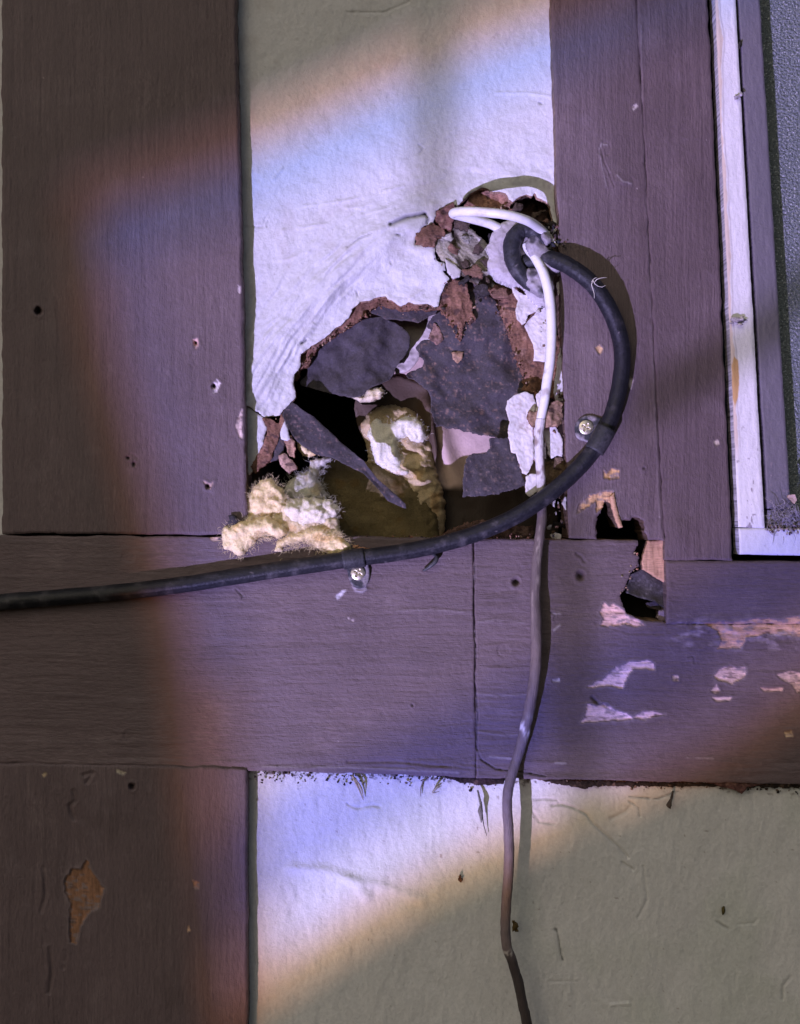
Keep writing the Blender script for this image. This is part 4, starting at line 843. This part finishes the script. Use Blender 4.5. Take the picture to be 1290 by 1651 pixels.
# ------------------------------------------------------------------ dead stems and roots hanging from the joint
def stem(name, px, py, pts, rad, col, label, cat='dead stem', leaf=None):
    e = thing(name, px, py, 14, label, cat, 'dry bits hanging from the lower joint')
    tube('stalk', pts, rad, M_DIRT, e, col, sides=6, n=5, wobble=.3)
    if leaf: tube('leaf', leaf[0], leaf[1], M_DIRT, e, np.array(col)*1.1, sides=8, n=5, wobble=.25)
stem('dry_stem', 570, 1255, [(568,1250,14),(574,1262,12),(580,1275,14),(586,1290,18)], [2,2.2,1.4,.6], (.38,.30,.18), 'straw coloured split stem on the stucco below the cable clip', leaf=([(573,1256,10),(582,1270,10),(586,1286,18)],[1,1.6,.4]))
stem('dry_stem', 772, 1270, [(770,1274,14),(774,1290,10),(777,1310,10),(780,1330,14),(785,1348,20)], [1.4,2,1.6,1,.5], (.14,.13,.11), 'long dark leafy stem with a curled root tip near the painted cable', leaf=([(776,1292,9),(775,1308,6),(776,1326,10)],[.8,4,.8]))
stem('dry_stem', 1082, 1275, [(1085,1275,14),(1083,1286,12),(1078,1300,14)], [1,2,1], (.06,.05,.045), 'short dark stem with a pointed husk under the right end of the boards', leaf=([(1083,1285,10),(1079,1298,8),(1081,1304,14)],[1,4.2,.5]))
stem('dry_stem', 680, 1266, [(682,1260,16),(679,1270,18),(678,1284,20)], [1,1.2,.5], (.2,.17,.14), 'tiny hair thin stem on the stucco left of the long dark one')
stem('dry_stem', 705, 1270, [(712,1262,12),(704,1270,10),(698,1278,18),(708,1276,16)], [1,2.2,1.6,.5], (.30,.26,.18), 'crumpled olive scrap under the dark broken lip')

# ------------------------------------------------------------------ unseen mask added two metres out to shape and tint the sun patch
G = 1.9
gobo = bpy.data.objects.new('sun_gobo', None); sc.collection.objects.link(gobo)
ox, oz = -SLX*G, -SLZ*G
gobo.location = (ox, -G, Z0+oz)
finish(gobo, 'added unseen screen with tinted filters that shapes the sun patch', 'screen')
def flatp(name, pts, m, dy=0, th=.004, **kw):
    P = np.array([((x-645)*U, dy, (825.5-y)*U) for x, y in pts]); n = len(P)
    me = bpy.data.meshes.new(name)
    V = [tuple(p) for p in P]+[(p[0], p[1]-th, p[2]) for p in P]
    F = [list(range(n)), list(range(2*n-1, n-1, -1))]+[[i, i+n, (i+1) % n+n, (i+1) % n] for i in range(n)]
    me.from_pydata(V, [], F); me.materials.append(m)
    o = bpy.data.objects.new(name, me); sc.collection.objects.link(o); o.parent = gobo
    return finish(o, **kw)
def tintm(name, c):
    m = bpy.data.materials.new(name); m.use_nodes = True; n = m.node_tree; n.nodes.clear()
    t = n.nodes.new('ShaderNodeBsdfTransparent'); t.inputs[0].default_value = (*c, 1)
    g = n.nodes.new('ShaderNodeBsdfGlossy'); g.inputs['Roughness'].default_value = .05
    mx = n.nodes.new('ShaderNodeMixShader'); mx.inputs[0].default_value = .04
    o = n.nodes.new('ShaderNodeOutputMaterial')
    n.links.new(t.outputs[0], mx.inputs[1]); n.links.new(g.outputs[0], mx.inputs[2]); n.links.new(mx.outputs[0], o.inputs[0]); return m
dk = bpy.data.materials.new('gobo_board'); dk.use_nodes = True
dk.node_tree.nodes['Principled BSDF'].inputs['Base Color'].default_value = (.12,.10,.08,1); dk.node_tree.nodes['Principled BSDF'].inputs['Roughness'].default_value = .8
# opening corners (left foot, left middle, left top, right top, right foot, bottom middle)
L = [(345,1700),(300,1400),(262,1100),(222,900),(180,750),(130,560),(85,300)]
T = [(85,300),(240,245),(400,188),(700,48),(1050,-95),(2100,-520)]
B = [(345,1700),(420,1655),(560,1560),(700,1475),(860,1395),(1000,1335),(1200,1240),(1500,1010),(2100,600)]
big = 2400
flatp('board', [(-big,-big+300)]+[(-big,2900)]+[(345,2900)]+L, dk)  # opaque pieces of the added mask cut the outline of the sun patch
flatp('board', [(-big,-big)]+[(-big,-big+300)]+T+[(2100,-big)], dk)  # opaque piece of the added mask
flatp('board', [(345,1700),(345,2900),(3600,2900),(3600,600)]+B[::-1][:-1], dk)  # opaque piece of the added mask
flatp('board', [(2100,-big),(2100,600),(3600,600),(3600,-big)], dk)  # opaque piece of the added mask
# filters added round the edge to colour the light: each a uniform tint
def strip(line, nrm0, nrm1, c, name, lab):
    P = np.array(line, float); tg = np.gradient(P, axis=0); tg /= np.linalg.norm(tg, axis=1)[:, None]
    N = np.stack([-tg[:, 1], tg[:, 0]], 1)
    pts = [tuple(a) for a in P+N*nrm0]+[tuple(a) for a in (P+N*nrm1)[::-1]]
    flatp(name, pts, tintm(lab, c), dy=.002, th=.0008, label=lab)
strip(L, 0, 62, (.74,.50,.26), 'light_filter', 'russet light filter')
strip(T, 0, 60, (.80,.60,.40), 'light_filter', 'peach light filter')
strip(B, 0, -60, (.95,.76,.42), 'light_filter', 'amber light filter')
strip(L[2:], 72, 150, (.90,.92,1), 'light_filter', 'blue grey light filter')
strip(L[:3], 72, 122, (.85,.72,.60), 'light_filter', 'pale brown light filter')
strip(T, 62, 150, (.76,.88,1.0), 'light_filter', 'pale blue light filter')
strip(B, -150, -290, (.68,.74,1.0), 'light_filter', 'sky blue light filter')
shadow_bar = lambda pts, dy: flatp('shadow_bar', pts, dk, dy=.008, th=.002)  # added to cast the soft shadow bands on the wall
shadow_bar([(668,-160),(730,-160),(722,350),(682,350)], .04)
shadow_bar([(905,780),(950,780),(990,1500),(945,1500)], .04)
shadow_bar([(1500,330),(1500,405),(1040,665),(1015,625)], .07)

flatp('light_filter', [(975,-560),(2100,-560),(2100,620),(1500,1010),(1200,1240),(1030,1320)], tintm('smoky light filter', (.86,.83,.86)), dy=.005, th=.0008, label='smoky light filter')  # added filter that dims the light on the right side
